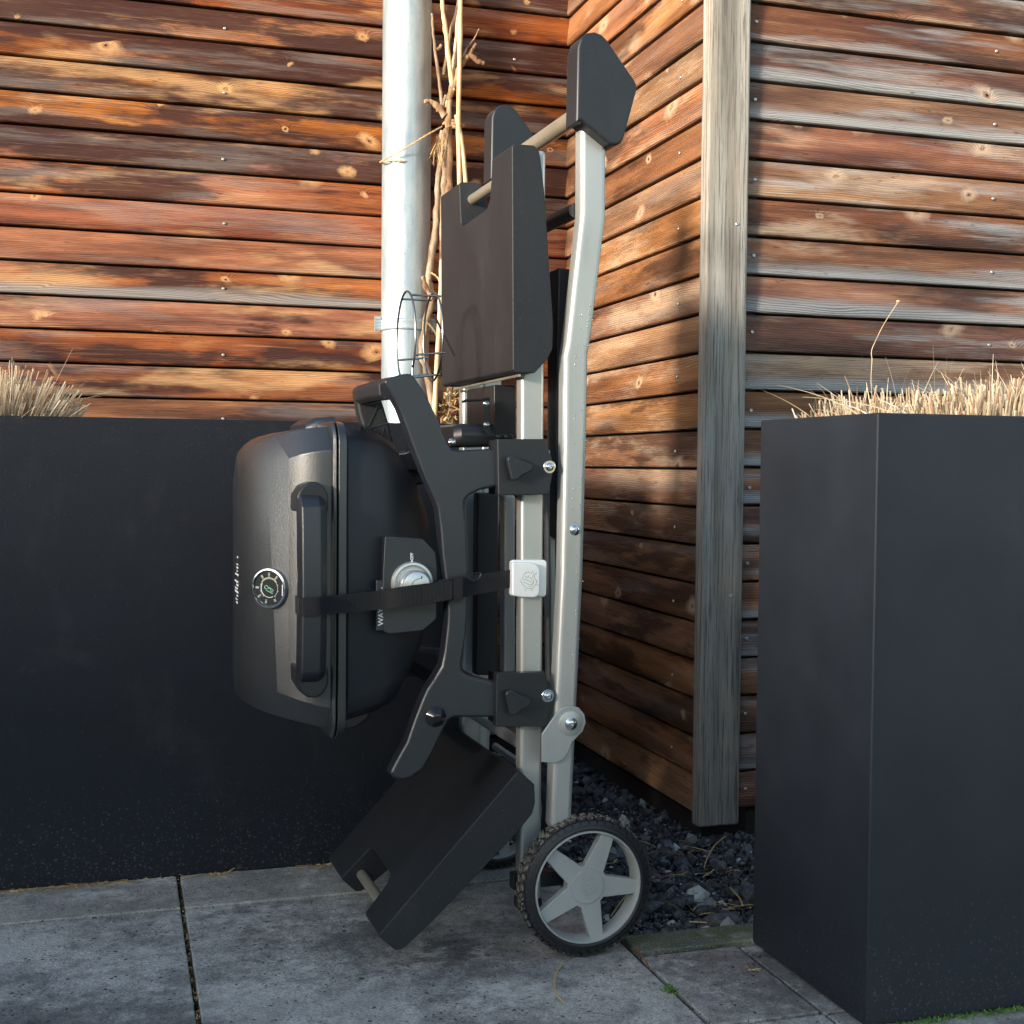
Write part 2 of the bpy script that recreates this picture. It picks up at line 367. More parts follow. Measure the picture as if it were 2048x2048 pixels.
def concrete(name, a, b, wet, moss=0):
    s = MB(name, .7, spec=.4); geo = s.n('NewGeometry').outputs['Position']; rnd = s.n('ObjectInfo').outputs['Random']
    big = s.noise(geo, 3.3, 6, .68); mid = s.noise(geo, 34, 6, .75); fine = s.noise(geo, 330, 3, .7)
    v = s.math('ADD', s.math('MULTIPLY', big, .65), s.math('MULTIPLY', mid, .35))
    v = s.math('ADD', v, s.math('MULTIPLY_ADD', rnd, .08, -.04))
    c = s.ramp(v, [(.38, wet), (.48, a), (.60, b)])
    c = s.mix(.85, c, s.ramp(fine, [(.3, (.22, .22, .23)), (.5, (.5, .5, .5)), (.7, (.80, .80, .80))]), 'OVERLAY')
    grit = s.noise(geo, 620, 2, .6); c = s.mix(s.math('MULTIPLY', s.step(grit, .64, .72), .5), c, (.55, .56, .56)); c = s.mix(s.math('MULTIPLY', s.step(grit, .38, .30), .6), c, (.03, .033, .04))
    # pores
    vo = s.n('TexVoronoi', feature='F1'); vo.inputs['Scale'].default_value = 95; s.l(s.vmath('ADD', geo, s.scale(s.noise(geo, 60, 2, out=1), (.012, .012, 0))), vo.inputs['Vector'])
    ps = s.math('MULTIPLY_ADD', s.noise(geo, 40, 2), .48, .0)
    pore = s.step(s.math('SUBTRACT', vo.outputs['Distance'], s.math('SUBTRACT', ps, .10)), .03, -.02)
    c = s.mix(s.math('MULTIPLY', pore, .85), c, (.012, .014, .018))
    # lime bloom
    ef = s.noise(geo, 5.5, 7, .78); c = s.mix(s.math('MULTIPLY', s.step(ef, .52, .64), .62), c, (.62, .60, .56))
    dk = s.noise(s.vmath('ADD', geo, (3, 7, 0)), 4.2, 5, .6); c = s.mix(s.math('MULTIPLY', s.step(dk, .50, .70), .42), c, wet)
    if moss:
        mn = s.noise(geo, 16, 5, .7); c = s.mix(s.math('MULTIPLY', s.step(mn, .40, .56), .75), c, (.075, .10, .035))
        c = s.mix(s.math('MULTIPLY', s.step(s.noise(geo, 300, 2), .60, .66), .6), c, (.32, .34, .30))
    s.color(c); s.rough(s.math('MULTIPLY_ADD', v, 1.0, .12))
    s.bump(s.math('SUBTRACT', s.math('MULTIPLY', fine, .6), pore), .5, .0014); return s.m
CONC = concrete('slab_concrete', (.19, .180, .168), (.44, .42, .385), (.085, .083, .080))
EDGE = concrete('edging_concrete', (.26, .25, .22), (.42, .40, .36), (.16, .155, .145))
MOSSY = concrete('mossy_kerb', (.08, .085, .07), (.14, .15, .13), (.05, .055, .045), 1)
PLINTH = MB('plinth_dark', .85, base=(.022, .018, .016)).m
def soil():
    s = MB('soil', .95, spec=.2); g = s.n('NewGeometry').outputs['Position']; n = s.noise(g, 60, 6, .75)
    s.color(s.ramp(n, [(.3, (.012, .009, .007)), (.55, (.035, .024, .016)), (.72, (.10, .07, .04))])); s.bump(n, 1, .01); return s.m
SOIL = soil()
def stone():
    s = MB('gravel_stone', .55, spec=.45); g = s.n('NewGeometry'); r = g.outputs['Random Per Island']
    c = s.ramp(r, [(0, (.025, .027, .032)), (.45, (.055, .058, .066)), (.78, (.10, .105, .11)), (.91, (.20, .20, .19)), (.955, (.50, .50, .47))], 'CONSTANT')
    n = s.noise(g.outputs['Position'], 70, 5, .7)
    c = s.mix(s.math('MULTIPLY', s.step(n, .45, .68), .6), c, (.17, .18, .19)); s.color(c); s.bump(n, .6, .003); return s.m
STONE = stone()
def straw(name, stops):
    s = MB(name, .6, spec=.3); r = s.n('NewGeometry').outputs['Random Per Island']
    s.color(s.ramp(r, stops)); return s.m
STRAW = straw('dry_grass', [(0, (.15, .09, .05)), (.22, (.42, .30, .18)), (.5, (.64, .51, .34)), (.88, (.78, .70, .54)), (1, (.40, .16, .08))])
LITTER = straw('litter_straw', [(0, (.16, .06, .03)), (.5, (.40, .26, .10)), (1, (.62, .50, .26))])
NEEDLE_Y = MB('needle_yellow', .5, base=(.50, .36, .13)).m
NEEDLE_R = MB('needle_red', .5, base=(.26, .08, .04)).m
MOSS = straw('moss', [(0, (.04, .11, .015)), (1, (.12, .26, .04))])
SCREW = MB('screw_steel', .35, .8, (.62, .64, .64)).m
HOLE = MB('dark_recess', .9, base=(.004, .004, .004)).m
MEMBR = MB('wall_membrane', .9, base=(.006, .005, .005)).m
RENDERM = MB('shade_wall_render', .9, base=(.55, .53, .50)).m  # render for the added wall out of view

# ------------------------------------------------------------------ the ground
XS, YB, YR = 1.103, 3.148, 2.33          # side wall face, back wall face, right wall face
bm = bmesh.new(); box(bm, (-60, -60, -.5), (60, 60, -.045)); tag(link('ground', mesh(bm, 'ground'), SOIL), kind='structure')
pav = thing('pavement', None, None, kind='structure')
def slab(name, x0, x1, y0, y1, mat, top=0.0, gap=.0035):
    bm = bmesh.new(); box(bm, (x0+gap, y0+gap, top-.045), (x1-gap, y1-gap, top))
    o = link(name, mesh(bm, name), mat, pav); bevel(o, .0025, 2); return o
P = .642
xs = [.10+P*i for i in range(-5, 1)] ; k = 0
for i in range(-4, 6):
    for j in range(-4, 1):
        x0 = .10+P*i; y1 = 2.147+P*j; y0 = y1-P
        if i >= 1 and j == 0: y1 = 1.757
        if i == 1: # the row beside the right-hand planter
            slab('paving_slab', x0, .906, y0, y1, CONC, random.uniform(-.001, 0)); slab('paving_slab', .906, x0+P, y0, y1, CONC, -.003)
        else: slab('paving_slab', x0, x0+P, y0, y1, CONC, random.uniform(-.0015, .0), .0036)
for i in range(-4, 1):
    x0 = .10+P*i; slab('edging_stone', x0, x0+P-(.0 if i < 0 else .0), 2.147, 2.322, EDGE, .001)
for i in range(1, 4):
    x0 = .10+P*i; slab('mossy_edging_stone', x0, x0+P, 1.757, 1.832, MOSSY, .004)
# gravel strip
bm = bmesh.new()
GX0, GX1, GY0, GY1 = .742, 1.22, 1.832, 3.13
tb = bmesh.new(); bmesh.ops.create_icosphere(tb, subdivisions=1, radius=1)
IV = [v.co.copy() for v in tb.verts]; IF = [[v.index for v in f.verts] for f in tb.faces]; tb.free()
GV, GF = [], []
def addstone(x, y, z, r):
    rot = Matrix.Rotation(random.uniform(0, 6.28), 3, Vector((random.random(), random.random(), random.random()+.2)).normalized())
    sc = (1.25, random.uniform(.7, 1.0), random.uniform(.45, .75)); n = len(GV); C = Vector((x, y, z))
    for v in IV:
        k = r*(1+random.uniform(-.17, .17)); GV.append(rot @ Vector((v.x*sc[0]*k, v.y*sc[1]*k, v.z*sc[2]*k))+C)
    GF.extend([[n+i for i in f] for f in IF])
for i in range(2500):
    x = random.uniform(GX0-.02 if i % 9 == 0 else GX0+.01, GX1); y = random.uniform(GY0+.012, GY1)
    addstone(x, y, random.uniform(-.034, -.012), random.choice((.006, .008, .010, .013, .017))*random.uniform(.8, 1.15))
for i in range(5500): addstone(random.uniform(GX0-.004, GX1), random.uniform(GY0+.004, 2.6), random.uniform(-.018, -.007), random.uniform(.0022, .0050))
for i in range(50): addstone(random.uniform(.76, 1.06), random.uniform(1.86, 2.3), -.006, random.uniform(.012, .021))
bm.free(); gme = bpy.data.meshes.new('gravel'); gme.from_pydata(GV, [], GF)
tag(link('gravel', gme, STONE), kind='stuff', label='dark crushed stone gravel in the corner behind the wheel', cat='gravel')

# ------------------------------------------------------------------ timber walls
PITCHZ, Z0 = .0768, .034
def board_mesh(name, length, h=PITCHZ, gap=.0054):
    # profile (depth out of the wall, height): leaning face, eased lower nose
    pr = [(0, gap), (.016, gap), (.0188, gap+.002), (.0200, gap+.006), (.0125, h-.002), (.011, h), (0, h)]
    bm = bmesh.new(); a = [bm.verts.new((0, -p[0], p[1])) for p in pr]; b = [bm.verts.new((length, -p[0], p[1])) for p in pr]
    n = len(pr); bm.faces.new(a); bm.faces.new(b[::-1])
    for i in range(n): bm.faces.new((a[i], b[i], b[(i+1) % n], a[(i+1) % n]))
    return mesh(bm, name, 35)
def screw_mesh():
    bm = bmesh.new(); disc_v(bm, (0, 0), [(.0033, .001), (.0033, -.0008), (.0024, -.0016), (.0013, -.0014), (.0009, .0), (0, .0)], 14, 0)
    return mesh(bm, 'screw_head', 40)
SCR = screw_mesh()
def wall(name, label, loc, rz, length, zs, mat, screws, n, zb=Z0):
    t = thing(name, label, 'wall', loc, rz)
    me = board_mesh('board', length)
    for k in range(n):
        o = link('board', me, mat, t, (random.uniform(-.0005, .0005), random.uniform(-.0006, .0006), zb+k*PITCHZ))
    for sx, par, dz in screws:
        for k in range(n):
            if k % 2 == par:
                for q in ([0]):
                    o = link('screw', SCR, SCREW, t, (sx+random.uniform(-.002, .002), -.0195, zb+k*PITCHZ+dz+random.uniform(-.003, .003)))
    bm = bmesh.new(); box(bm, (-.0, .002, -.04), (length, .10, zb+n*PITCHZ+.05)); link('wall_core', mesh(bm, 'wall_core'), MEMBR, t)
    bm = bmesh.new(); box(bm, (0, -.006, -.05), (length, .0015, zb-.006)); link('plinth', mesh(bm, 'plinth'), PLINTH, t)
    return t
# board face is 0.02 in front of the wall line; place the lines accordingly
NB = 30
sx_back = on_y(447, 500, YB).x
wall('timber_wall', 'orange brown stained timber board wall behind the zinc downpipe', (-3.0, YB+.016, 0), 0, XS+3.0+.016, 0, W_BACK, [(sx_back+3.0, 0, .036), (2.4+1.56, 0, .036)], NB)
wall('timber_wall', 'warm sunlit timber board wall between the corner and the grey post', (XS+.016, YB, 0), R(-90), YB-2.335, 0, W_SIDE, [(YB-2.44, 1, .036)], NB)
rx0 = 1.193
wall('timber_wall', 'weathered greyish brown timber board wall above the right-hand planter', (rx0, YR+.016, 0), 0, 1.6, 0, W_RIGHT, [(.018, 0, .04), (.018+.56, 0, .04)], NB, Z0+.004)
bm = bmesh.new(); box(bm, (1.099, 2.305, .015), (1.189, 2.3395, 2.45)); pass
po = link('corner_post', mesh(bm, 'corner_post'), W_POST); bevel(po, .006, 3)
tag(po, 'grey weathered square wooden post at the outer corner of the walls', 'post')
for zz in (1.215, .62):
    c = on_y(1474, 448, 2.305) if zz > 1 else on_y(1462, 1192, 2.305)
    link('screw', SCR, SCREW, po, (c.x, 2.3045, c.z))

# ------------------------------------------------------------------ planters and their grass
def planter(name, label, x0, x1, y0, y1, h, mat):
    t = thing(name, label, 'planter', ((x0+x1)/2, (y0+y1)/2, 0)); cx, cy = (x0+x1)/2, (y0+y1)/2
    bm = bmesh.new(); a, b, c, d = x0-cx, x1-cx, y0-cy, y1-cy; T = .012
    o = [bm.verts.new(p) for p in ((a, c, 0), (b, c, 0), (b, d, 0), (a, d, 0))]; u = [bm.verts.new((v.co.x, v.co.y, h)) for v in o]
    q = [bm.verts.new(p) for p in ((a+T, c+T, h), (b-T, c+T, h), (b-T, d-T, h), (a+T, d-T, h))]; s_ = [bm.verts.new((v.co.x, v.co.y, h-.2)) for v in q]
    bm.faces.new(o[::-1]); bm.faces.new(s_)
    for A, B in ((o, u), (u, q), (q, s_)):
        for i in range(4): bm.faces.new((A[i], A[(i+1) % 4], B[(i+1) % 4], B[i]))
    ob = link('planter_box', mesh(bm, 'planter_box'), mat, t); bevel(ob, .003, 2)
    bm = bmesh.new(); box(bm, (a+T+.001, c+T+.001, h-.19), (b-T-.001, d-T-.001, h-.045)); link('soil', mesh(bm, 'soil'), SOIL, t)
    return t
planter('planter', 'long dark planter box behind the barbecue, against the orange wall', -1.9, .655, 2.318, 2.80, .807, PLANTER)
planter('planter', 'tall anthracite planter box at the right, in front of the post', .934, 2.3, 1.446, 1.762, .803, PLANTER2)
def blade(bm, base, d, ln, wd, bend, n=4):
    side = d.cross(Vector((random.uniform(-1, 1), random.uniform(-1, 1), .1))).normalized()*wd
    bdir = Vector((random.uniform(-1, 1), random.uniform(-1, 1), -.3)).normalized(); p = Vector(base); prev = None
    for i in range(n+1):
        t = i/n; c = p + d*ln*t + bdir*bend*t*t*ln; wv = side*(1-.75*t*t) if ln > .045 else side
        cur = (bm.verts.new(c-wv), bm.verts.new(c+wv))
        if prev: bm.faces.new((prev[0], prev[1], cur[1], cur[0]))
        prev = cur
def stub(bm, base, d, ln, r):             # a cut hollow stalk
    tube(bm, [base, Vector(base)+d*ln], [r, r*.85], 4)
def tussock(bm, cx, cy, z, rad, n, hmax, lean):
    for i in range(n):
        a = random.uniform(0, 6.28); r = rad*math.sqrt(random.random()); k = r/rad
        d = Vector((math.cos(a)*k*lean+random.gauss(0, .12), math.sin(a)*k*lean+random.gauss(0, .12), 1)).normalized()
        ln = hmax*(1-.35*k*k)*random.uniform(.55, 1.12)
        b = (cx+r*math.cos(a), cy+r*math.sin(a), z)
        if random.random() < .75: stub(bm, b, d, ln, random.uniform(.0006, .0017))
        else: blade(bm, b, d, ln*random.uniform(.8, 1.5), random.uniform(.0005, .0015), random.uniform(0, .8), 6)
bm = bmesh.new(); c = on_y(50, 831, 2.46)
tussock(bm, c.x-.055, 2.48, .757, .10, 1500, .142, .9)
tussock(bm, c.x-.19, 2.50, .757, .10, 900, .13, .6)
for i in range(26):
    a = random.uniform(0, 6.28); blade(bm, (c.x-.04+.07*math.cos(a), 2.46+.07*math.sin(a), .80), Vector((math.cos(a), math.sin(a)*.6, .9)).normalized(), random.uniform(.06, .12), .0012, random.uniform(.4, 1.0), 8)
tag(link('dry_grass', mesh(bm, 'dry_grass'), STRAW), 'cut straw coloured grass tuft rising out of the left-hand planter', 'grass', kind='stuff')
bm = bmesh.new()
for (cx, cy, rad, n, hm) in ((1.00, 1.68, .035, 130, .07), (1.04, 1.66, .045, 260, .08), (1.10, 1.63, .06, 420, .078), (1.17, 1.67, .06, 420, .085), (1.20, 1.57, .08, 900, .092), (1.30, 1.60, .09, 1000, .095), (1.29, 1.67, .06, 600, .10), (1.42, 1.60, .10, 1000, .10), (1.52, 1.64, .08, 600, .10), (1.12, 1.55, .05, 200, .075)):
    tussock(bm, cx, cy, .757, rad, int(n*.85), hm*1.12, .42)
for i in range(70):
    a = random.uniform(0, 6.28); x = random.uniform(1.0, 1.40)
    blade(bm, (x, random.uniform(1.56, 1.7), .79), Vector((math.cos(a)*.8, math.sin(a)*.4, .8)).normalized(), random.uniform(.05, .10), .0012, random.uniform(.2, 1.0), 8)
for i in range(45):
    blade(bm, (random.uniform(1.01, 1.5), random.uniform(1.50, 1.75), .76), Vector((random.gauss(0, .3), random.gauss(0, .2), 1)).normalized(), random.uniform(.10, .155), .001, random.uniform(0, .3), 6)
tag(link('dry_grass', mesh(bm, 'dry_grass'), STRAW), 'bleached cut grass stubble filling the right-hand planter', 'grass', kind='stuff')
bm = bmesh.new()
pts = [on_y(*q, 1.60) for q in ((1752, 835), (1745, 800), (1742, 760), (1744, 722), (1743, 702), (1752, 680), (1768, 648), (1796, 604))]
tube(bm, smoothline(pts, 4), .0006, 6); icos(bm, pts[-1]+Vector((0, 0, .001)), .0028, 1, (1.1, 1, .8), .2)
tag(link('grass_stalk', mesh(bm, 'grass_stalk', 60), CANE), 'single thin curved stalk with a pale seed head above the right-hand grass', 'stalk')

# ------------------------------------------------------------------ downpipe
pr_ = .0585; pc = on_y(813, 300, YB-.10); pcx, pcy = pc.x, YB-.10
tp = thing('downpipe', 'pale zinc rainwater downpipe fixed to the orange brown wall', 'downpipe', (pcx, pcy, 0))
zj = on_y(812, 640, pcy-pr_).z
def cyl_z(bm, r, z0, z1, n=48):
    a = [bm.verts.new((r*math.cos(2*math.pi*j/n), r*math.sin(2*math.pi*j/n), z0)) for j in range(n)]
    b = [bm.verts.new((v.co.x, v.co.y, z1)) for v in a]
    for j in range(n): bm.faces.new((a[j], a[(j+1) % n], b[(j+1) % n], b[j]))
    bm.faces.new(b); bm.faces.new(a[::-1])
bm = bmesh.new(); cyl_z(bm, pr_, zj-.006, 2.5); link('pipe', mesh(bm, 'pipe', 40), ZINC, tp)
bm = bmesh.new(); cyl_z(bm, pr_-.0012, 0, zj-.0065); link('lower_pipe', mesh(bm, 'lower_pipe', 40), ZINC, tp)
bm = bmesh.new(); disc = [(pr_, zj-.022), (pr_+.0025, zj-.021), (pr_+.0035, zj-.017), (pr_+.0025, zj-.013), (pr_+.0022, zj-.004), (pr_+.0035, zj), (pr_+.0022, zj+.004), (pr_, zj+.005)]
n = 48; rings = [[bm.verts.new((r*math.cos(2*math.pi*j/n), r*math.sin(2*math.pi*j/n), z)) for j in range(n)] for r, z in disc]
for A, B in zip(rings, rings[1:]):
    for j in range(n): bm.faces.new((A[j], A[(j+1) % n], B[(j+1) % n], B[j]))
link('pipe_clip', mesh(bm, 'pipe_clip', 60), ZINC, tp)
for s_ in (-1, 1):
    bm = bmesh.new(); box(bm, (s_*(pr_+.001), -.004, zj-.021), (s_*(pr_+.016), .006, zj+.012)); 
    for q in range(4): box(bm, (s_*(pr_+.004), -.006, zj-.018+q*.0075), (s_*(pr_+.0175), -.0042, zj-.0135+q*.0075))
    link('clip_lug', mesh(bm, 'clip_lug'), ZINC, tp)
bm = bmesh.new(); tube(bm, [(pr_*.86, -pr_*.50, zj+.006), (pr_*.86, -pr_*.50, 2.49)], .0012, 6); link('pipe_seam', mesh(bm, 'pipe_seam', 60), ZINC, tp)
bm = bmesh.new(); tube(bm, [(0, pr_*.9, zj-.005), (0, .09, zj-.005)], .004, 8); link('clip_bolt', mesh(bm, 'clip_bolt', 40), ZINC, tp)

# ------------------------------------------------------------------ vine tied to canes
VY = YB-.16
tv = thing('climbing_plant', 'bare woody vine stems tied up beside the zinc downpipe', 'vine', tuple(on_y(905, 850, VY).xy)+(0,))
def vp(q, dy=0.0): return on_y(q[0], q[1], VY+dy) - tv.location
def branch(name, pts, r0, r1, mat, dy=0.0, n=8, rough=.18, dyend=None):
    P_ = [vp(q, dy+(0 if dyend is None else (dyend-dy)*i/(len(pts)-1))) for i, q in enumerate(pts)]
    P_ = smoothline(P_, 5); k = len(P_); rr = [.80*(r0+(r1-r0)*i/(k-1))*(1+random.uniform(-rough, rough)) for i in range(k)]
    for p in P_[1:-1]: p += Vector((random.uniform(-1, 1), random.uniform(-1, 1), 0))*r0*.15
    bm = bmesh.new(); tube(bm, P_, rr, n); return link(name, mesh(bm, name, 60), mat, tv)
branch('stem', [(888, 1300), (890, 1000), (868, 830), (856, 745), (842, 700), (862, 600), (858, 552), (868, 480), (874, 423), (878, 350), (886, 262)], .0125, .009, VINE)
branch('stem', [(905, 900), (898, 760), (893, 640), (884, 540), (886, 470), (887, 400), (890, 330), (894, 258)], .010, .0095, VINE, -.015)
branch('stem', [(895, 440), (897, 378), (899, 310), (896, 245), (900, 200)], .011, .009, TRUNK, -.02)
branch('trunk', [(902, 1200), (900, 900), (893, 850), (904, 800), (908, 758)], .024, .013, TRUNK, 0, 12, .25)
branch('twig', [(885, 215), (878, 160), (870, 98), (866, 60), (864, 27)], .0055, .0035, VINE)
branch('twig', [(906, 182), (898, 120), (891, 60), (884, 0), (880, -60)], .0075, .006, CANE, -.02)
branch('twig', [(888, 150), (900, 70), (915, 10), (920, -50)], .0055, .004, VINE)
branch('twig', [(891, 215), (901, 185), (908, 120), (916, 40), (921, -30)], .007, .006, CANE, .02)
branch('twig', [(897, 200), (908, 170), (920, 135), (932, 118)], .009, .008, TRUNK, -.02)
branch('twig', [(926, 122), (940, 112), (955, 122), (966, 126)], .0095, .007, TRUNK, -.02, 8, .3)
branch('twig', [(936, 116), (944, 100), (953, 88)], .0055, .005, TRUNK, -.02)
branch('twig', [(926, 114), (934, 96), (948, 78), (958, 58)], .0032, .002, VINE, -.02)
branch('twig', [(849, 203), (862, 203), (876, 214), (890, 232)], .006, .013, TRUNK, -.02, 8, .3)
branch('twig', [(884, 222), (886, 212), (892, 190)], .006, .005, TRUNK)
branch('twig', [(874, 100), (880, 94), (882, 90)], .005, .004, TRUNK)
branch('twig', [(846, 553), (852, 575), (862, 595)], .006, .009, TRUNK, -.02, 8, .3)
branch('twig', [(846, 640), (858, 648), (872, 668), (884, 700)], .003, .0025, VINE, -.03)
# shaggy bark and root fibres
bm = bmesh.new()
for i in range(150):
    q = random.choice(((893, 850), (904, 820), (900, 800), (908, 780), (890, 830))); p = vp((q[0]+random.uniform(-16, 16), q[1]+random.uniform(-25, 30)), random.uniform(-.03, 0))
    blade(bm, p, Vector((random.gauss(0, .7), random.gauss(-.3, .4), random.gauss(.2, .8))).normalized(), random.uniform(.008, .025), random.uniform(.0008, .003), random.uniform(0, .6), 3)
for i in range(60):
    q = (random.uniform(872, 902), random.uniform(268, 300)); p = vp(q, -.02)
    blade(bm, p, Vector((random.gauss(-.25, .3), -.1, -1)).normalized(), random.uniform(.02, .05), .0008, random.uniform(0, .4), 4)
o = link('bark_flakes', mesh(bm, 'bark_flakes'), LITTER, tv); o['kind'] = 'stuff'
for pts, lab in ((((921, -20), (919, 120), (917, 245), (919, 365), (921, 480)), 'straight pale cane standing rightmost behind the twine knot'),
                 (((913, 230), (925, 300), (931, 365), (937, 450)), 'thin yellowish cane leaning right above the upper shelf'),
                 (((866, 900), (872, 760), (880, 620), (884, 520)), 'pale straight cane beside the wire bottle holder')):
    P_ = [on_y(a, b, VY-.03) for a, b in pts]; loc = P_[-1].copy(); bm = bmesh.new(); PP = smoothline([p-loc for p in P_], 6)
    rr = [.0056*(1.22 if i % 9 == 4 else 1) for i in range(len(PP))]
    tube(bm, PP, rr, 10); tag(link('bamboo_cane', mesh(bm, 'cane', 50), CANE, None, loc), lab, 'cane', 'canes standing among the vine stems')
tw = thing('twine', 'brown jute twine knotted round the vine and looped past the downpipe', 'twine', tuple(on_y(884, 253, VY)))
rope = smoothline([on_y(762, 324, pcy-.0), on_y(764, 322, pcy-pr_*.7), on_y(800, 303, pcy-pr_-.012), on_y(850, 272, VY-.04), on_y(884, 253, VY-.035)], 14)
loop = []
for i in range(46):
    a = i/46*2*math.pi*2.6; c = on_y(903, 246+i*.12, VY); loop.append(c+Vector((.021*math.cos(a), .020*math.sin(a)-.005, .0022*math.sin(a*1.7))))
for line_ in (rope, loop, smoothline([on_y(762, 324, pcy), on_y(800, 322, pcy-pr_-.001), on_y(860, 330, pcy-.02)], 10), smoothline([on_y(903, 250, VY-.03), on_y(888, 262, VY-.035), on_y(884, 300, VY-.03), on_y(879, 330, VY-.03)], 6), smoothline([on_y(862, 545, VY-.02), on_y(878, 560, VY-.03), on_y(884, 600, VY-.03), on_y(889, 660, VY-.03)], 8)):
    k = len(line_)
    for ph in (0, math.pi):                # two-ply twist
        bm = bmesh.new(); tube(bm, [p-tw.location+Vector((math.cos(i*1.1+ph), 0, math.sin(i*1.1+ph)))*.0011 for i, p in enumerate(line_)], .0014, 5); link('strand', mesh(bm, 'strand', 60), TWINE, tw)

# ------------------------------------------------------------------ the folded barbecue cart
cart = thing('barbecue_cart', 'black portable gas barbecue on a folded silver frame cart with wheels', 'barbecue', O, CT)
cart.location = O
def part(name, bm, mats, parent=None, sm=None, bv=None, seg=3):
    o = link(name, mesh(bm, name, sm), mats, parent or cart)
    if bv: bevel(o, bv, seg)
    return o
def PX(pts, v): return [L(x, y, v) for x, y in pts]
def bolt(c, v, r=.007, name='bolt', mat=None, parent=None, n=24):
    bm = bmesh.new(); disc_v(bm, c, [(r, v+.001), (r, v-.001), (r*.82, v-.0016), (r*.66, v-.0035), (r*.45, v-.0042), (r*.2, v-.0044), (r*.2, v-.003), (0, v-.003)], n)
    return part(name, bm, mat or CHROME, parent, 35)
VA, VB = .05, .02
A_W = .043
def post_poly(l, r, v): return PX(l, v)+PX(r[::-1], v)
# inner frame (two posts that carry the barbecue)
for v0 in (VA, VA+.30):
    lw = PX([(1045, 300), (1042, 1806)], VA); rw = PX([(1093, 300), (1083, 1806)], VA)
    dx = 0
    lw2 = PX([(1044, 300), (1040, 1806)], VA)
    bm = bmesh.new(); prism(bm, [lw2[0], rw[0], rw[1], lw2[1]], v0, v0+.026); part('frame_post', bm, SILVER, bv=.0065, seg=4)
    bm = bmesh.new(); box(bm, (lw2[1][0]-.001, v0-.001, lw2[1][1]-.012), (rw[1][0]+.001, v0+.027, lw2[1][1]+.004)); part('foot_cap', bm, METAL_BLACK, bv=.002)
# outer frame with the two bends
bl = [(1163, 236), (1162, 428), (1134, 683), (1129, 712), (1128, 886), (1123, 1150), (1112, 1378), (1101, 1660)]
br = [(1214, 236), (1213, 436), (1184, 676), (1178, 706), (1175, 886), (1168, 1150), (1157, 1378), (1144, 1660)]
for v0 in (VB, VB+.40):
    pl = PX(bl, VB)+PX(br[::-1], VB)
    bm = bmesh.new(); prism(bm, pl, v0, v0+.030); part('frame_post', bm, SILVER, bv=.0085, seg=4)
# grip plates at the top
cap = [(1153.6, 203), (1156, 95), (1161, 76), (1174, 65), (1190, 63), (1204, 68), (1214, 78), (1270, 160), (1274, 168), (1274.5, 180), (1248, 277), (1242, 287), (1232, 290), (1222, 289), (1210, 280), (1164, 241), (1152.5, 246)]
for v0 in (-.004, .395):
    bm = bmesh.new(); prism(bm, PX(cap, -.004), v0, v0+.045); part('grip_plate', bm, METAL_BLACK, bv=.006, seg=4)
def crossbar(c, v0, v1, r, mat, name='crossbar'):
    bm = bmesh.new(); tube(bm, [(c[0], v0, c[1]), (c[0], v1, c[1])], r, 24); return part(name, bm, mat, sm=40)
crossbar(L(1176, 216, .0), .03, .405, .0125, CHAMP)
crossbar(L(1178, 408, .0), .05, .43, .0115, METAL_BLACK)
crossbar(L(1062, 1500, VA), VA+.02, VA+.31, .009, SILVER)
crossbar(L(1066, 420, VA), VA+.02, VA+.31, .009, SILVER)
# folding black channel between the frames
bm = bmesh.new(); prism(bm, PX([(1112, 537), (1150, 541), (1138, 720), (1122, 1082), (1107, 1074), (1108, 700)], .085), .075, .115)
o = part('folding_bracket', bm, METAL_BLACK, bv=.003)
bm = bmesh.new(); disc_v(bm, L(1141, 555, .075), [(.0035, .076), (.0035, .0745), (0, .0745)], 16); part('rivet_hole', bm, HOLE, o)
bm = bmesh.new(); prism(bm, PX([(953, 985), (996, 985), (994, 1350), (950, 1350)], .30), .295, .32); part('folding_bracket', bm, METAL_BLACK, bv=.004)
bm = bmesh.new(); prism(bm, PX([(1098, 900), (1108, 900), (1118, 1500), (1104, 1500)], .10), .10, .13); part('inner_strut', bm, SILVER, bv=.003)
bm = bmesh.new(); prism(bm, PX([(1008, 990), (1031, 990), (1031, 1345), (1008, 1345)], .20), .20, .225); part('inner_strut', bm, SILVER, bv=.004)
# pivot plate
pv = [(1113, 1425), (1083, 1468), (1083, 1524), (1108, 1526), (1124, 1520), (1134, 1508), (1144, 1484), (1165, 1462), (1171, 1445), (1168, 1428), (1157, 1415), (1140, 1411), (1124, 1415)]
bm = bmesh.new(); prism(bm, PX(pv, .016), .014, .0185); o = part('pivot_plate', bm, SILVER, bv=.0012)
bm = bmesh.new(); pc_ = L(1141, 1447, .013); disc_v(bm, pc_, [(.0185, .0143), (.0185, .012), (.0175, .0115), (0, .0115)], 40); part('pivot_disc', bm, SILVER, o, 30)
bolt(pc_, .011, .0095, parent=o); bolt(L(1149, 1060, VB), VB, .008)
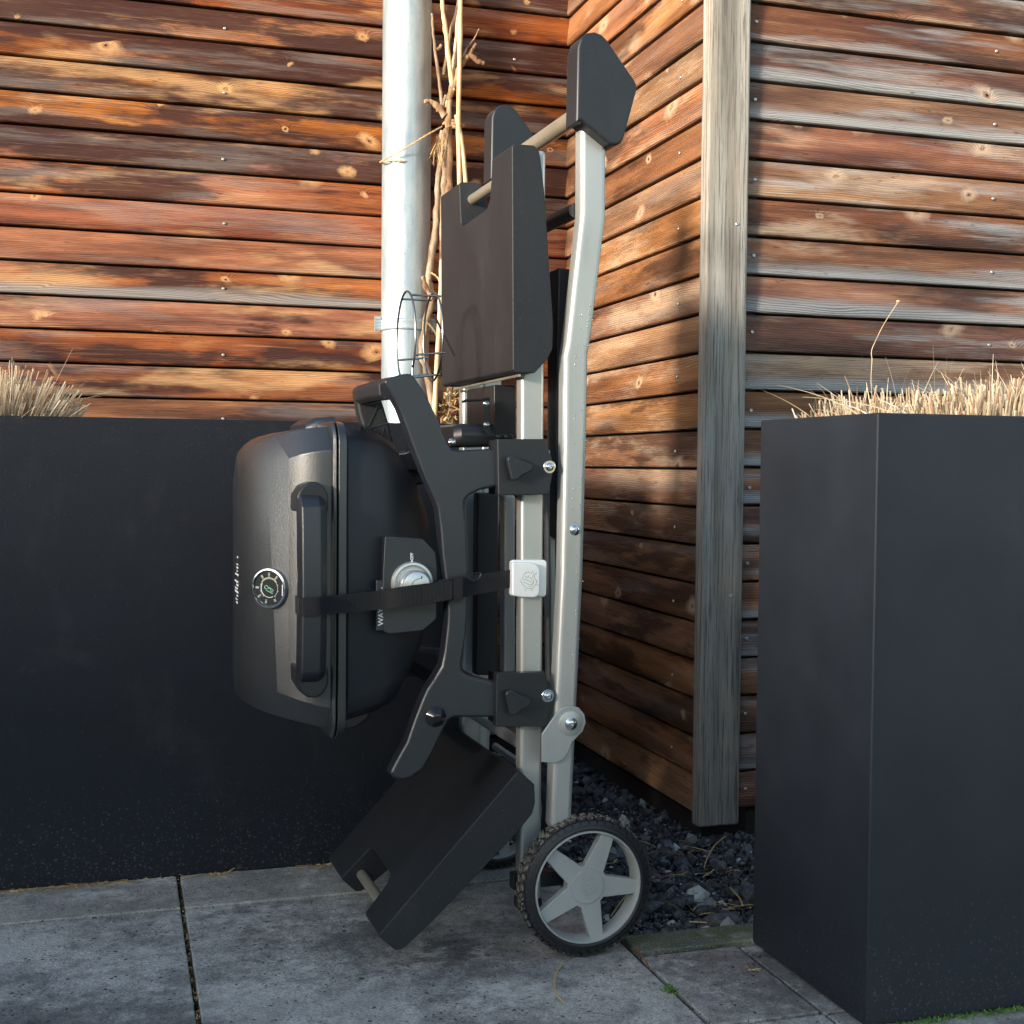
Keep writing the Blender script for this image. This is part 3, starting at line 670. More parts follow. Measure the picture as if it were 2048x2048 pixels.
# upper and lower fold-up shelves
prof = [(.000, .004), (.000, .034), (.022, .054), (.038, .0615), (.078, .0625), (.277, .050), (.330, .044), (.342, .041), (.348, .034), (.348, .004), (.344, 0), (.004, 0)]
def frame_of(p0, p1, v):
    a = Vector(L(*p0, v)); b = Vector(L(*p1, v)); return a, (b-a).length, (b-a).normalized()
def shelf(p0, p1, side, v, vw=.377, label=None):
    o0, ln, ad = frame_of(p0, p1, v); k = ln/.348; td = Vector((-ad.y, ad.x))*side
    def W(a, t): q = o0+ad*a*k+td*t; return (q.x, q.y)
    bm = bmesh.new(); prism(bm, [W(a, t) for a, t in prof], v, v+vw); me = mesh(bm, 'shelf')
    ob = link('folding_shelf', me, SHELF, cart)
    # the hand slot in the free edge
    bm = bmesh.new(); pts = [(.40, .085), (.31, .098), (.285, .104), (.272, .120), (.268, .245), (.275, .258), (.40, .272)]
    A = []; B = []
    for a, vv in pts:
        q = W(a, -.03); A.append(bm.verts.new((q[0], v+vv, q[1]))); q = W(a, .09); B.append(bm.verts.new((q[0], v+vv, q[1])))
    n = len(pts); bm.faces.new(A); bm.faces.new(B[::-1])
    for i in range(n): bm.faces.new((A[i], B[i], B[(i+1) % n], A[(i+1) % n]))
    ct = bpy.data.objects.new('cutter', mesh(bm, 'cutter')); col.objects.link(ct); ct.matrix_world = cart.matrix_basis
    ob.parent = None; ob.matrix_world = cart.matrix_basis
    md = ob.modifiers.new('cut', 'BOOLEAN'); md.object = ct; md.operation = 'DIFFERENCE'; md.solver = 'EXACT'
    dg = bpy.context.evaluated_depsgraph_get(); me2 = bpy.data.meshes.new_from_object(ob.evaluated_get(dg))
    ob.modifiers.clear(); ob.data = me2; ob.parent = cart; ob.matrix_basis = Matrix.Identity(4)
    me2.materials.clear(); me2.materials.append(SHELF)
    bpy.data.objects.remove(ct); bevel(ob, .0065, 4, 22)
    q = W(.318, .022); bm = bmesh.new(); tube(bm, [(q[0], v+.07, q[1]), (q[0], v+.29, q[1])], .0085, 20); part('shelf_rod', bm, CHAMP, ob, 40)
    return ob
shelf((1026, 745), (1024, 287), -1, .022)
shelf((1038, 1540), (756, 1872), 1, .020)
bm = bmesh.new(); q1 = L(1030, 758, .05); tube(bm, [(q1[0], .03, q1[1]+.004), (q1[0]-.002, .36, q1[1]+.001)], .0022, 8); part('hinge_wire', bm, CHAMP, sm=40)
bm = bmesh.new(); q1 = L(990, 1492, .3); q2 = L(1045, 1530, .2); tube(bm, [(q1[0], .3, q1[1]), (q2[0], .2, q2[1])], .006, 8); part('shelf_stay', bm, SILVER, sm=40)

# ---- barbecue: lid, rim, body
def U(px, v=.055): return L(px, 1150, v)[0]
def Wz(py, px=700, v=.055): return L(px, py, v)[1]
wt, wb = Wz(848, 660), Wz(1470, 660)
lid_secs = []
for px_, v_, yt, yb, r_ in ((664, .060, 853, 1459, .034), (645, .0615, 854, 1456, .034), (622, .067, 856, 1451, .035), (600, .076, 859, 1446, .036), (578, .090, 864, 1441, .038), (556, .105, 869, 1435, .040), (534, .121, 876, 1428, .042),
                            (512, .139, 888, 1418, .044), (494, .160, 901, 1407, .045), (482, .182, 911, 1397, .044), (476, .200, 920, 1389, .042), (473, .225, 940, 1370, .036)):
    vm = v_+.02; lid_secs.append((L(px_, 1150, v_)[0], v_, .462-v_, L(px_, yb, vm)[1], L(px_, yt, vm)[1], r_))
bm = bmesh.new(); loft_u(bm, lid_secs, 1); lid = part('lid', bm, ENAMEL, bv=.0045, seg=3)
bm = bmesh.new(); loft_u(bm, [(U(664), .050, .412, Wz(1480, 664), Wz(844, 664), .034), (U(671), .048, .414, Wz(1482), Wz(842), .034)], 5); loft_u(bm, [(U(675), .048, .414, Wz(1482), Wz(842), .034), (U(692), .050, .412, Wz(1480), Wz(844), .034)], 5)
loft_u(bm, [(U(671.1), .056, .41, Wz(1472), Wz(850), .034), (U(674.9), .056, .41, Wz(1472), Wz(850), .034)], 4)
part('lid_rim', bm, ENAMEL, lid, 35, bv=.0015, seg=2)
body_secs = [(U(692), .060, .402, Wz(1456), Wz(853), .040), (U(770), .064, .398, Wz(1440), Wz(864), .046), (U(806), .072, .39, Wz(1428), Wz(884), .05), (U(850), .090, .37, Wz(1352), Wz(950), .05), (U(880), .115, .35, Wz(1300), Wz(1010), .05)]
bm = bmesh.new(); loft_u(bm, body_secs, 2); body = part('grill_body', bm, BODY, bv=.008, seg=4)
# hinge cover on the upper end
bm = bmesh.new(); loft_u(bm, [(U(606, .2), .18, .33, Wz(880), Wz(850, 700, .2), .01), (U(625, .2), .17, .34, Wz(880), Wz(838, 700, .2), .012), (U(662, .2), .17, .34, Wz(880), Wz(834, 700, .2), .012)], 4); part('hinge_cover', bm, PLASTIC, lid, 40)
# lid handle
hb = [(600, 975), (612, 1000), (610, 1360), (598, 1385)]
gx0, gx1, gx2 = U(599, .02), U(606, .015), U(640, .015)
bm = bmesh.new()
za, zb_ = L(620, 990, .02)[1], L(620, 1368, .02)[1]
secs = [(za+.006, .055, .8), (za-.002, .030, .95), (za-.016, .014, 1), (za-.05, .010, 1), ((za+zb_)/2, .006, 1), (zb_+.05, .010, 1), (zb_+.016, .014, 1), (zb_+.002, .03, .95), (zb_-.006, .055, .8)]
rings = []
for z, v, k in secs:
    u0, u1, u2 = U(594, .03), U(604, .015), U(640, .015); u3 = u2+.011; mid = (u0+u3)/2
    pr2 = [(u0, v+.012), (u1, v), (u2, v), (u3, v+.010), (u3, v+.026), (u0, v+.026)]
    rings.append([bm.verts.new((mid+(a-mid)*k, b, z)) for a, b in pr2])
for A, B in zip(rings, rings[1:]):
    for j in range(6): bm.faces.new((A[j], A[(j+1) % 6], B[(j+1) % 6], B[j]))
bm.faces.new(rings[0]); bm.faces.new(rings[-1][::-1])
part('lid_handle', bm, PLASTIC, lid, bv=.0022, seg=3)
for yc, s_ in ((990, 1), (1368, -1)):
    oc = [(592, 34), (593, 0), (603, -18), (615, -26), (632, -27), (646, -18), (655, 0), (656, 34)]
    bm = bmesh.new(); prism(bm, PX([(x, yc+s_*dy) for x, dy in oc], .04), .034, .092); part('handle_mount', bm, METAL_BLACK, lid, bv=.004)
# thermometer on the turned part of the lid
tu, tw_ = L(544, 1176.5, .108); th_a = R(41)
th = bpy.data.objects.new('thermometer', None); col.objects.link(th); th.parent = cart; th.empty_display_size = .02
th.matrix_local = Matrix.Translation((tu-.002, .1105, tw_)) @ Matrix.Rotation(-th_a, 4, 'Z')
bm = bmesh.new(); disc_v(bm, (0, 0), [(.029, .008), (.0295, -.002), (.0285, -.0055), (.0262, -.0062), (.0250, -.0035), (.0250, -.002)], 56); part('bezel', bm, CHROME, th, 35)
bm = bmesh.new(); disc_v(bm, (0, 0), [(.0252, -.0028), (0, -.0028)], 48); part('dial', bm, DIAL, th)
bm = bmesh.new()
for i in range(41):
    a = R(-50+i*7.0); r0, r1 = .0135, .0150+(.0010 if i % 5 == 0 else 0)
    c, s_ = math.cos(a), math.sin(a); wd = .00028
    vs = [bm.verts.new((r*c-q*s_, -.0031, r*s_+q*c)) for r, q in ((r0, -wd), (r1, -wd), (r1, wd), (r0, wd))]; bm.faces.new(vs)
def arc(bm, r0, r1, a0, a1, v, n=24):
    p = None
    for i in range(n+1):
        a = R(a0+(a1-a0)*i/n); cur = (bm.verts.new((r0*math.cos(a), v, r0*math.sin(a))), bm.verts.new((r1*math.cos(a), v, r1*math.sin(a))))
        if p: bm.faces.new((p[0], p[1], cur[1], cur[0]))
        p = cur
arc(bm, .0128, .0136, 150, 300, -.0031)
part('dial_scale', bm, WHITE, th)
bm = bmesh.new(); arc(bm, .0150, .0157, 35, 145, -.0031); part('yellow_arc', bm, YELLOW, th)
def face_v(u, v, w, rot=0):               # text facing the camera side (-v), standing in the u-w plane
    return Matrix.Translation((u, v, w)) @ Matrix.Rotation(R(90), 4, 'X') @ Matrix.Rotation(R(rot), 4, 'Z')
for s_, a in (('300', 90), ('250', 125), ('200', 178), ('150', 215), ('100', 255), ('350', 52), ('50', 300)):
    text_mesh('dial_number', s_, .0040, WHITE, th, face_v(.0195*math.cos(R(a)), -.0032, .0195*math.sin(R(a)), a), off=0)
bm = bmesh.new()
for q in (smoothline([(-.004, 0, .0045), (-.0075, 0, .002), (-.006, 0, -.001), (-.002, 0, -.0005), (.001, 0, .001), (.003, 0, -.0035), (.007, 0, -.005)], 6), smoothline([(-.0045, 0, .004), (-.001, 0, .0015), (.0035, 0, -.0005), (.0075, 0, -.003)], 6), smoothline([(-.005, 0, -.003), (0, 0, -.0048), (.006, 0, -.0075)], 5)):
    tube(bm, [Vector(p)+Vector((0, -.0032, 0)) for p in q], .0005, 4)
part('dial_script', bm, GREENP, th)
bm = bmesh.new(); box(bm, (.0215, -.0033, -.010), (.0228, -.0029, .006)); part('dial_print', bm, WHITE, th)
# small worn lettering across the top of the lid
for i, yy in enumerate(range(1116, 1212, 7)):
    if random.random() < .85:
        p_ = L(473, yy, .205)
        bm = bmesh.new(); hh = random.uniform(.0012, .0032); box(bm, (lid_secs[-2][0]-.0006, .198+random.uniform(-.006, .006), p_[1]), (lid_secs[-2][0]-.0001, .206+random.uniform(0, .03), p_[1]+hh))
        part('lid_lettering', bm, WHITE, lid)
# control panel
cpn = [(770, 1074), (773, 1072), (846, 1078), (872, 1106), (875, 1140), (873, 1238), (846, 1261), (779, 1268), (769, 1264), (765, 1180)]
bm = bmesh.new(); prism(bm, PX(cpn, .046), .046, .085); cp = part('control_panel', bm, PLASTIC, bv=.006)
kc = L(824, 1166, .044); kc = (kc[0], kc[1])
bm = bmesh.new(); disc_v(bm, kc, [(.031, .0455), (.031, .041), (.0295, .039), (.0265, .0385), (.0245, .0405), (.0235, .0435), (0, .0435)], 56); part('knob_ring', bm, KNOBM, cp, 40)
bm = bmesh.new(); disc_v(bm, (kc[0]+.002, kc[1]-.002), [(.0215, .0435), (.0210, .026), (.0195, .0232), (.0175, .0222), (.0, .0218)], 56); kn = part('knob', bm, KNOBM, cp, 30)
bm = bmesh.new(); tube(bm, smoothline([(kc[0]-.008, .0216, kc[1]-.006), (kc[0]-.003, .0214, kc[1]+.005), (kc[0]+.008, .0214, kc[1]+.009)], 6), .0004, 4); box(bm, (kc[0]+.008, .0212, kc[1]+.008), (kc[0]+.0092, .0218, kc[1]+.0115)); part('knob_mark', bm, DIAL, cp)
q = L(824, 1113, .0455); text_mesh('panel_lettering', 'OFF', .0060, WHITE, cp, face_v(q[0], .0454, q[1], 90), off=.0001)
q = L(824, 1123, .0455); bm = bmesh.new(); disc_v(bm, q, [(.0018, .0456), (.0016, .0452), (0, .0452)], 14); part('panel_dot', bm, WHITE, cp)
bm = bmesh.new(); prism(bm, PX([(752, 1160), (772, 1160), (772, 1262), (752, 1262)], .050), .0485, .060); fl = part('panel_flange', bm, PLASTIC, cp, bv=.002)
q = L(762, 1234, .048); text_mesh('body_lettering', 'WAY', .0108, WHITE, cp, face_v(q[0], .0483, q[1], 90), off=.0002)
q = L(764, 1176, .048); bm = bmesh.new(); disc_v(bm, (q[0], q[1]), [(.001, .0485), (.0009, .0482), (0, .0482)], 8); part('body_lettering', bm, WHITE, cp)

# carrying arms (near, far) and the grip between their upper ends
arm = [(766, 762), (778, 755), (800, 749), (818, 746.5), (824, 750), (832, 760), (846, 781), (860, 808), (876, 840), (887, 872), (894, 888), (900, 897), (910, 901), (992, 897), (1060, 899), (1060, 968),
       (990, 974), (960, 980), (938, 991), (929, 1000), (928, 1014), (933, 1060), (936, 1147), (935, 1210), (932, 1268), (922, 1328), (924, 1342), (934, 1350), (985, 1362), (1060, 1368), (1060, 1434),
       (988, 1434), (908, 1434), (896, 1441), (885, 1462), (867, 1500), (846, 1537), (820, 1556), (802, 1560), (786, 1556), (779, 1546), (792, 1520), (812, 1484), (829, 1436), (843, 1400), (853, 1378), (866, 1358), (882, 1332), (888, 1300), (893, 1258), (895, 1230), (893, 1180), (884, 1110), (880, 1060), (874, 1015), (866, 994), (850, 958), (832, 912), (812, 856), (796, 816), (783, 792), (774, 780)]
bm = bmesh.new(); prism(bm, PX(arm, .034), .030, .060); part('side_arm', bm, PLASTIC, bv=.0058, seg=3)
i0 = arm.index((900, 897)); far = arm[i0:arm.index((874, 1015))+1]+[(868, 960), (880, 905)]
bm = bmesh.new(); prism(bm, PX(far, .034), .402, .432); part('side_arm', bm, PLASTIC, bv=.0058, seg=3)
limb = [(766, 764), (778, 755), (800, 749), (812, 752), (820, 775), (830, 805), (842, 846), (856, 905), (800, 905), (787, 860), (774, 815)]
bm = bmesh.new(); prism(bm, PX(limb, .034), .222, .250); part('grip_limb', bm, SHELF, bv=.005, seg=3)
grip = [(766, 790), (764, 768), (768, 761), (790, 752), (814, 747.5), (822, 752), (824, 768), (812, 786), (798, 797), (778, 799)]
bm = bmesh.new(); rings = []
for v, lift in ((.056, 0), (.085, -2), (.14, -5), (.20, -3), (.226, 0)):
    rings.append([bm.verts.new((p[0], v, p[1]-lift*.0003)) for p in PX(grip, .034)])
for A, B in zip(rings, rings[1:]):
    for j in range(len(A)): bm.faces.new((A[j], A[(j+1) % len(A)], B[(j+1) % len(A)], B[j]))
bm.faces.new(rings[0]); bm.faces.new(rings[-1][::-1])
grp = part('carrying_grip', bm, SHELF, bv=.004)
# ribs inside the hollow far arm
bm = bmesh.new()
for (a, b) in (((785, 800), (822, 790)), ((815, 800), (792, 850)), ((795, 850), (838, 838)), ((828, 850), (815, 900))):
    p = L(*a, .034); q = L(*b, .034); tube(bm, [(p[0], .2215, p[1]), (q[0], .2215, q[1])], .0016, 4)
part('arm_ribs', bm, PLASTIC, sm=30)
# black cross members behind the arms
for (x0, x1, y0, y1, va, vb) in ((905, 985, 900, 945, .062, .40), (905, 985, 1368, 1400, .062, .40)):
    bm = bmesh.new(); prism(bm, PX([(x0, y0), (x1, y0), (x1, y1), (x0, y1)], .06), va, vb); part('cross_member', bm, METAL_BLACK, bv=.004)
bm = bmesh.new(); p = L(925, 850, .22); q = L(1000, 895, .22); loft_u(bm, [(L(893, 880, .2)[0], .16, .30, q[1], p[1]-.004, .02), (L(905, 880, .2)[0], .15, .31, q[1], p[1], .02), (L(972, 880, .2)[0], .15, .31, q[1], p[1], .02)], 4); part('burner_box', bm, METAL_BLACK, sm=40)
bm = bmesh.new(); prism(bm, PX([(986, 770), (1030, 770), (1030, 886), (986, 886)], .16), .155, .30); part('folding_bracket', bm, METAL_BLACK, bv=.002)
bm = bmesh.new(); prism(bm, PX([(968, 795), (980, 795), (980, 866), (974, 866), (968, 860)], .14), .14, .143)
tube(bm, [Vector((L(976, 796, .14)[0], .14, L(976, 796, .14)[1])), Vector((L(960, 800, .14)[0], .14, L(960, 800, .14)[1])), Vector((L(932, 799, .14)[0], .14, L(932, 801, .14)[1])), Vector((L(930, 803, .14)[0], .15, L(930, 803, .14)[1]))], .0022, 8)
hk = part('latch_hook', bm, METAL_BLACK, sm=40)
for y_ in (808, 850): bolt(L(972, y_, .14), .139, .0045, 'screw', CHROME, hk, 16)
bolt(L(919, 884, .06), .10, .006, 'bolt', CHROME)
bm = bmesh.new(); 
for dx in (0, 16): icos(bm, (L(1000+dx, 873, .12)[0], .12, L(1000+dx, 874, .12)[1]), .006, 2, (1.4, .6, .9), 0)
part('wing_nut', bm, METAL_BLACK, sm=60)

# clamps that hold the arms on the frame
def clamp(pts, sc, kcn):
    bm = bmesh.new(); prism(bm, PX(pts, .022), .020, .036); o = part('clamp', bm, METAL_BLACK, bv=.0016, seg=2)
    c = L(*sc, .019); bm = bmesh.new(); disc_v(bm, c, [(.0095, .0205), (.0095, .0195), (.0088, .0188), (.0062, .0188), (.0062, .0178), (.0050, .0150), (.0025, .0138), (.0022, .0138), (.0022, .0150), (0, .0150)], 28); part('screw', bm, [CHROME], o, 30)
    k = L(*kcn, .012); kp = [(-24, -16), (-21, -22), (-14, -25), (-6, -22), (6, -14), (22, -9), (27, -3), (26, 6), (18, 11), (6, 16), (-2, 24), (-9, 27), (-15, 24), (-17, 14), (-20, 2)]
    pr3 = [L(kcn[0]+a, kcn[1]+b, .008) for a, b in kp]
    bm = bmesh.new(); prism(bm, pr3, .004, .014); prism(bm, [(k[0]+.007*math.cos(a), k[1]+.007*math.sin(a)) for a in [i*math.pi/8 for i in range(16)]], .0142, .0198)
    part('clamp_knob', bm, METAL_BLACK, o, bv=.003)
    bm = bmesh.new(); prism(bm, PX([(pts[0][0]+2, pts[0][1]+2), (1000, pts[0][1]+2), (1000, pts[-1][1]-2), (pts[0][0]+2, pts[-1][1]-2)], .04), .0365, .085); part('clamp_side', bm, METAL_BLACK, o)
clamp([(994, 878), (1089, 878), (1108, 932), (1097, 986), (1094, 989), (996, 991)], (1099, 934), (1037, 935))
clamp([(993, 1346), (1089, 1344), (1103, 1400), (1092, 1453), (991, 1453)], (1096, 1392), (1034, 1404))
# round cap on the lower arm
bm = bmesh.new(); c = L(871, 1433, .03); disc_v(bm, c, [(.0150, .0305), (.0150, .0275), (.0135, .0262), (.0060, .0190), (.0045, .0185), (0, .0185)], 40); part('arm_cap', bm, MB('gloss_black', .12, 0, (.012, .013, .016)).m, sm=25)

# strap from the lid handle to the buckle on the frame post
top = [(601, 1196, .000), (612, 1195, -.003), (640, 1194, -.003), (660, 1191, .012), (700, 1188, .022), (760, 1181, .030), (800, 1174, .0200), (846, 1168, .0190), (870, 1165, .022), (904, 1158, .022), (950, 1150, .030), (1000, 1143, .040), (1030, 1138, .044)]
hgt = [36, 36, 36, 37, 37.5, 38, 40, 41, 41, 42, 40, 37, 35]
bm = bmesh.new(); N_ = len(top); fr = []
TP = smoothline([(a, b, c*1000) for a, b, c in top], 5); HP = smoothline([(0, h_, 0) for h_ in hgt], 5)
for i, p in enumerate(TP):
    v = p.z/1000; a = L(p.x, p.y, v); b = L(p.x, p.y+HP[i].y, v)
    fr.append([bm.verts.new((a[0], v, a[1])), bm.verts.new((b[0], v, b[1])), bm.verts.new((b[0], v+.0016, b[1])), bm.verts.new((a[0], v+.0016, a[1]))])
for A, B in zip(fr, fr[1:]):
    for j in range(4): bm.faces.new((A[j], A[(j+1) % 4], B[(j+1) % 4], B[j]))
bm.faces.new(fr[0]); bm.faces.new(fr[-1][::-1])
st = part('strap', bm, STRAP, sm=50)
bm = bmesh.new()                            # turned round the back of the lid handle
a = L(601, 1196, 0); b = L(602, 1232, 0); box(bm, (a[0]-.0014, .0, b[1]), (a[0]+.0002, .036, a[1])); part('strap_return', bm, STRAP, st)
def plate(name, x0, x1, yt0, yt1, h_, v, mat, th_=.0016):
    bm = bmesh.new(); prism(bm, PX([(x0, yt0), (x1, yt1), (x1, yt1+h_), (x0, yt0+h_)], v), v-th_, v); return part(name, bm, mat, st, bv=.0005, seg=2)
plate('strap_end', 846, 905, 1172, 1160, 38, .0185, STRAP); plate('strap_keeper', 907, 925, 1155, 1151, 49, .0175, STRAP)
bm = bmesh.new(); pts = [L(876, 1162, .018), L(912, 1154, .016), L(955, 1146, .016), L(963, 1144, .018)]
tube(bm, [(p[0], .0165, p[1]) for p in pts], .0008, 8)
c = L(948, 1147, .016); tube(bm, [(c[0]+.010*math.cos(R(a)), .0150, c[1]+.010*math.sin(R(a))) for a in range(180, 361, 15)], .0011, 8)
part('strap_hook', bm, METAL_BLACK, st, 40)
# buckle
bz = [(1022, 1124), (1026, 1120), (1090, 1120), (1094, 1124), (1093, 1190), (1089, 1194), (1024, 1192), (1021, 1188)]
bm = bmesh.new(); prism(bm, PX(bz, .04), .0405, .0485); bk = part('buckle', bm, BUCKLE, bv=.002)
lv = [(1023, 1124), (1057, 1124), (1069, 1127), (1076, 1133), (1079, 1142), (1078, 1184), (1074, 1192), (1067, 1195), (1040, 1194), (1023, 1191)]
bm = bmesh.new(); prism(bm, PX(lv, .034), .030, .040); part('buckle_lever', bm, BUCKLE, bk, bv=.0022)
def emblem(c, k, v, mat, par, rr=.00045):    # a snarling beast's head with a mane, as curved lines
    bm = bmesh.new()
    for q in ([(-1, .05), (-.75, -.35), (-.35, -.75), (.25, -.98), (.75, -.65), (1, 0)], [(-.72, .2), (-.55, .62), (-.05, .88), (.3, .72), (.5, 1.05)], [(.95, .8), (.68, .45), (.78, .1), (.98, -.3)],
              [(-.78, .12), (-.35, .08), (.05, -.14), (.42, -.1)], [(-.6, -.15), (-.15, -.42), (.32, -.48), (.6, -.2)], [(-.4, .45), (-.12, .28), (.05, .52)], [(.1, .3), (.33, .14), (.5, .38), (.6, .82)],
              [(-.25, -.95), (-.4, -1.15)], [(.35, -1.02), (.45, -1.2)], [(.85, -.5), (1.1, -.6)], [(.55, .1), (.6, -.25), (.4, -.65), (0, -.7)]):
        tube(bm, [(c[0]+k*p.x, v, c[1]+k*p.y) for p in smoothline([(a, b, 0) for a, b in q], 5)], rr, 5)
    return part('emblem', bm, mat, par, 60)
emblem(L(1057, 1160, .030), .0135, .0300, ENGRAVE, bk, .00035)

# wheels
WC = L(1178, 1774, 0.0); WR = .1050
def wheel(v0, full=True):
    t = bpy.data.objects.new('wheel', None); col.objects.link(t); t.parent = cart; t.location = (WC[0], v0, WR); t.scale = (1, .76, 1); t.empty_display_size = .05
    prof_ = [(.0845, .006), (.0850, .002), (.0880, .0), (.0930, .0015), (.0985, .006), (.1015, .011), (.1020, .016), (.1025, .024), (.1020, .032), (.1000, .040), (.0930, .046), (.0850, .046), (.0842, .040)]
    bm = bmesh.new(); disc_v(bm, (0, 0), prof_, 96)
    ty = part('tyre', bm, RUBBER, t, 40)
    bm = bmesh.new()                        # tread lugs and the cuts in the shoulder
    def lug(a0, a1, r0, r1, va, vb, skew=0):
        P4 = [(r0, a0, va), (r0, a1, va), (r0, a1+skew, vb), (r0, a0+skew, vb)]
        A = [bm.verts.new((r*math.cos(a), v, r*math.sin(a))) for r, a, v in P4]; B = [bm.verts.new((r1*math.cos(a), v, r1*math.sin(a))) for r, a, v in P4]
        bm.faces.new(A); bm.faces.new(B[::-1])
        for j in range(4): bm.faces.new((A[j], A[(j+1) % 4], B[(j+1) % 4], B[j]))
    NL = 46
    for i in range(NL):
        a = 2*math.pi*i/NL; st_ = 2*math.pi/NL
        lug(a, a+st_*.68, .100, .1046, .0060, .020, st_*.25); lug(a+st_*.5, a+st_*1.15, .100, .1050, .0215, .035, -st_*.2); lug(a+.2*st_, a+st_*.85, .099, .1040, .036, .0415, 0)
        aa = a+st_*.8; rib = []
    part('tread', bm, RUBBER, t)
    bm = bmesh.new()
    for i in range(46):
        a = 2*math.pi*i/46; c, s_ = math.cos(a), math.sin(a)
        for r0, v_, r1, v2 in ((.0925, .0006, .0995, .0048),):
            wd = .0054; vs = [(r0, v_-.0004), (r1, v2-.0008), (r1, v2+.002), (r0, v_+.002)]
            A = [bm.verts.new((r*c-wd*s_, v, r*s_+wd*c)) for r, v in vs]; B = [bm.verts.new((r*c+wd*s_, v, r*s_-wd*c)) for r, v in vs]
            bm.faces.new(A); bm.faces.new(B[::-1])
            for j in range(4): bm.faces.new((A[j], A[(j+1) % 4], B[(j+1) % 4], B[j]))
    part('shoulder_blocks', bm, RUBBER, t, bv=.0006, seg=1)
    bm = bmesh.new(); disc_v(bm, (0, 0), [(.0838, .0385), (.0845, .002), (.0838, -.0008), (.0822, -.001), (.0812, .002), (.0795, .010), (.0780, .036), (.0838, .0385)], 96); rm = part('rim', bm, WHEELP, t, 35)
    for k in range(5):
        a = R(66+72*k); c, s_ = math.cos(a), math.sin(a); bm = bmesh.new()
        def P5(r, q): return (r*c-q*s_, r*s_+q*c)
        prism(bm, [P5(.016, -.0165), P5(.030, -.0160), P5(.0805, -.0103), P5(.0805, .0103), P5(.030, .0160), P5(.016, .0165)], .0085, .026)
        part('spoke', bm, WHEELP, t, bv=.0012, seg=2)
    bm = bmesh.new(); disc_v(bm, (0, 0), [(.032, .030), (.032, .0085), (.0268, .0083), (.0266, .0098), (.0262, .0098), (.0260, .0070), (.0252, .0064), (0, .0062)], 56); hb_ = part('hub', bm, WHEELP, t, 30)
    emblem((0, 0), .0125, .0060, WHEELP, t, .0008)
    return t
wheel(0.0); wheel(.43)
bm = bmesh.new(); tube(bm, [(WC[0], .03, WR), (WC[0], .44, WR)], .008, 16); part('axle', bm, METAL_BLACK, sm=40)
bm = bmesh.new(); prism(bm, [(WC[0]-.10, WR-.012), (WC[0]+.01, WR-.012), (WC[0]+.01, WR+.012), (WC[0]-.10, WR+.012)], .055, .075); part('axle_bracket', bm, METAL_BLACK, bv=.002)
# rain drops clinging to the outer frame
bm = bmesh.new()
for i in range(120):
    t = random.random(); y = 560+t*900; e = [b for b in zip(br, br[1:]) if b[0][1] <= y <= b[1][1]][0]; f = (y-e[0][1])/(e[1][1]-e[0][1]); x = e[0][0]+(e[1][0]-e[0][0])*f
    x -= random.choice((12, 12, 14, 2, 26)) + random.uniform(-1, 1); p = L(x, y, VB-.001); icos(bm, (p[0], VB-.0002, p[1]), random.choice((.0005, .0007, .0010)), 1)
part('rain_drops', bm, CHROME, sm=180)['kind'] = 'stuff'

# wire bottle holder that hangs on the grip
wh = bpy.data.objects.new('bottle_holder', None); col.objects.link(wh); wh.parent = cart; wh.empty_display_size = .05
def ring3(cx, cy, rx, ry, v):
    c = L(cx, cy, v); r = abs(L(cx, cy-ry, v)[1]-c[1]); return c, r
HV = .19
c1, r1 = ring3(812, 676, 16, 93, HV); c2, r2 = ring3(866, 674, 17, 88, HV)
def wire(name, pts, r=.0017, closed=False):
    bm = bmesh.new(); tube(bm, pts, r, 8, closed=closed); return part(name, bm, WIRE, wh, 60)
for c, r in ((c1, r1), (c2, r2)):
    wire('wire_ring', [(c[0], HV+r*.82*math.cos(2*math.pi*i/48), c[1]+r*math.sin(2*math.pi*i/48)) for i in range(48)], closed=True)
for a in (62, 118, 205, 242, 305, 335):
    def wpnt(c, r): return (c[0], HV+r*.82*math.cos(R(a)), c[1]+r*math.sin(R(a)))
    e = Vector(wpnt(c2, r2)); s0 = Vector(wpnt(c1, r1)); wire('wire_bar', [s0, e, e+(e-s0)*.12])
lo = (c1[0], HV-.01, c1[1]-r1)
wire('wire_hook', smoothline([(c1[0], HV-r1*.6, c1[1]-r1*.55), (c1[0]-.001, HV-.04, c1[1]-r1*1.3), (c1[0]-.001, HV-.02, c1[1]-r1*2.35), (c1[0]-.004, HV-.02, c1[1]-r1*2.5), (c1[0]-.03, HV-.02, c1[1]-r1*2.55)], 6))
wire('wire_brace', [(c2[0]-.01, HV-.04, c2[1]+.03), (c2[0]+.03, HV-.02, c2[1]-.03)])

# ------------------------------------------------------------------ small litter on the ground
def needle(pts, z, mat, name, label, r=.0011):
    P_ = [on_z(a, b, z+dz) for a, b, dz in pts]; loc = P_[0].copy(); bm = bmesh.new(); tube(bm, smoothline([p-loc for p in P_], 6), r, 6)
    tag(link(name, mesh(bm, name, 60), mat, None, loc), label, 'pine needle', 'fallen pine needles')
needle([(1126, 1926, .0), (1110, 1952, .004), (1112, 1985, .003), (1131, 2008, 0)], .0012, NEEDLE_Y, 'pine_needle', 'long curved yellow pine needle lying on the slab in front of the wheel')
needle([(1269, 1893, .0), (1284, 1912, .004), (1299, 1935, 0)], .002, NEEDLE_R, 'pine_needle', 'short red brown pine needle crossing the slab joint beside the wheel')
needle([(1408, 1736, 0), (1415, 1715, .006), (1430, 1690, .02), (1452, 1672, .035)], -.0, NEEDLE_Y, 'pine_needle', 'orange pine needle sticking up from the gravel in front of the post')
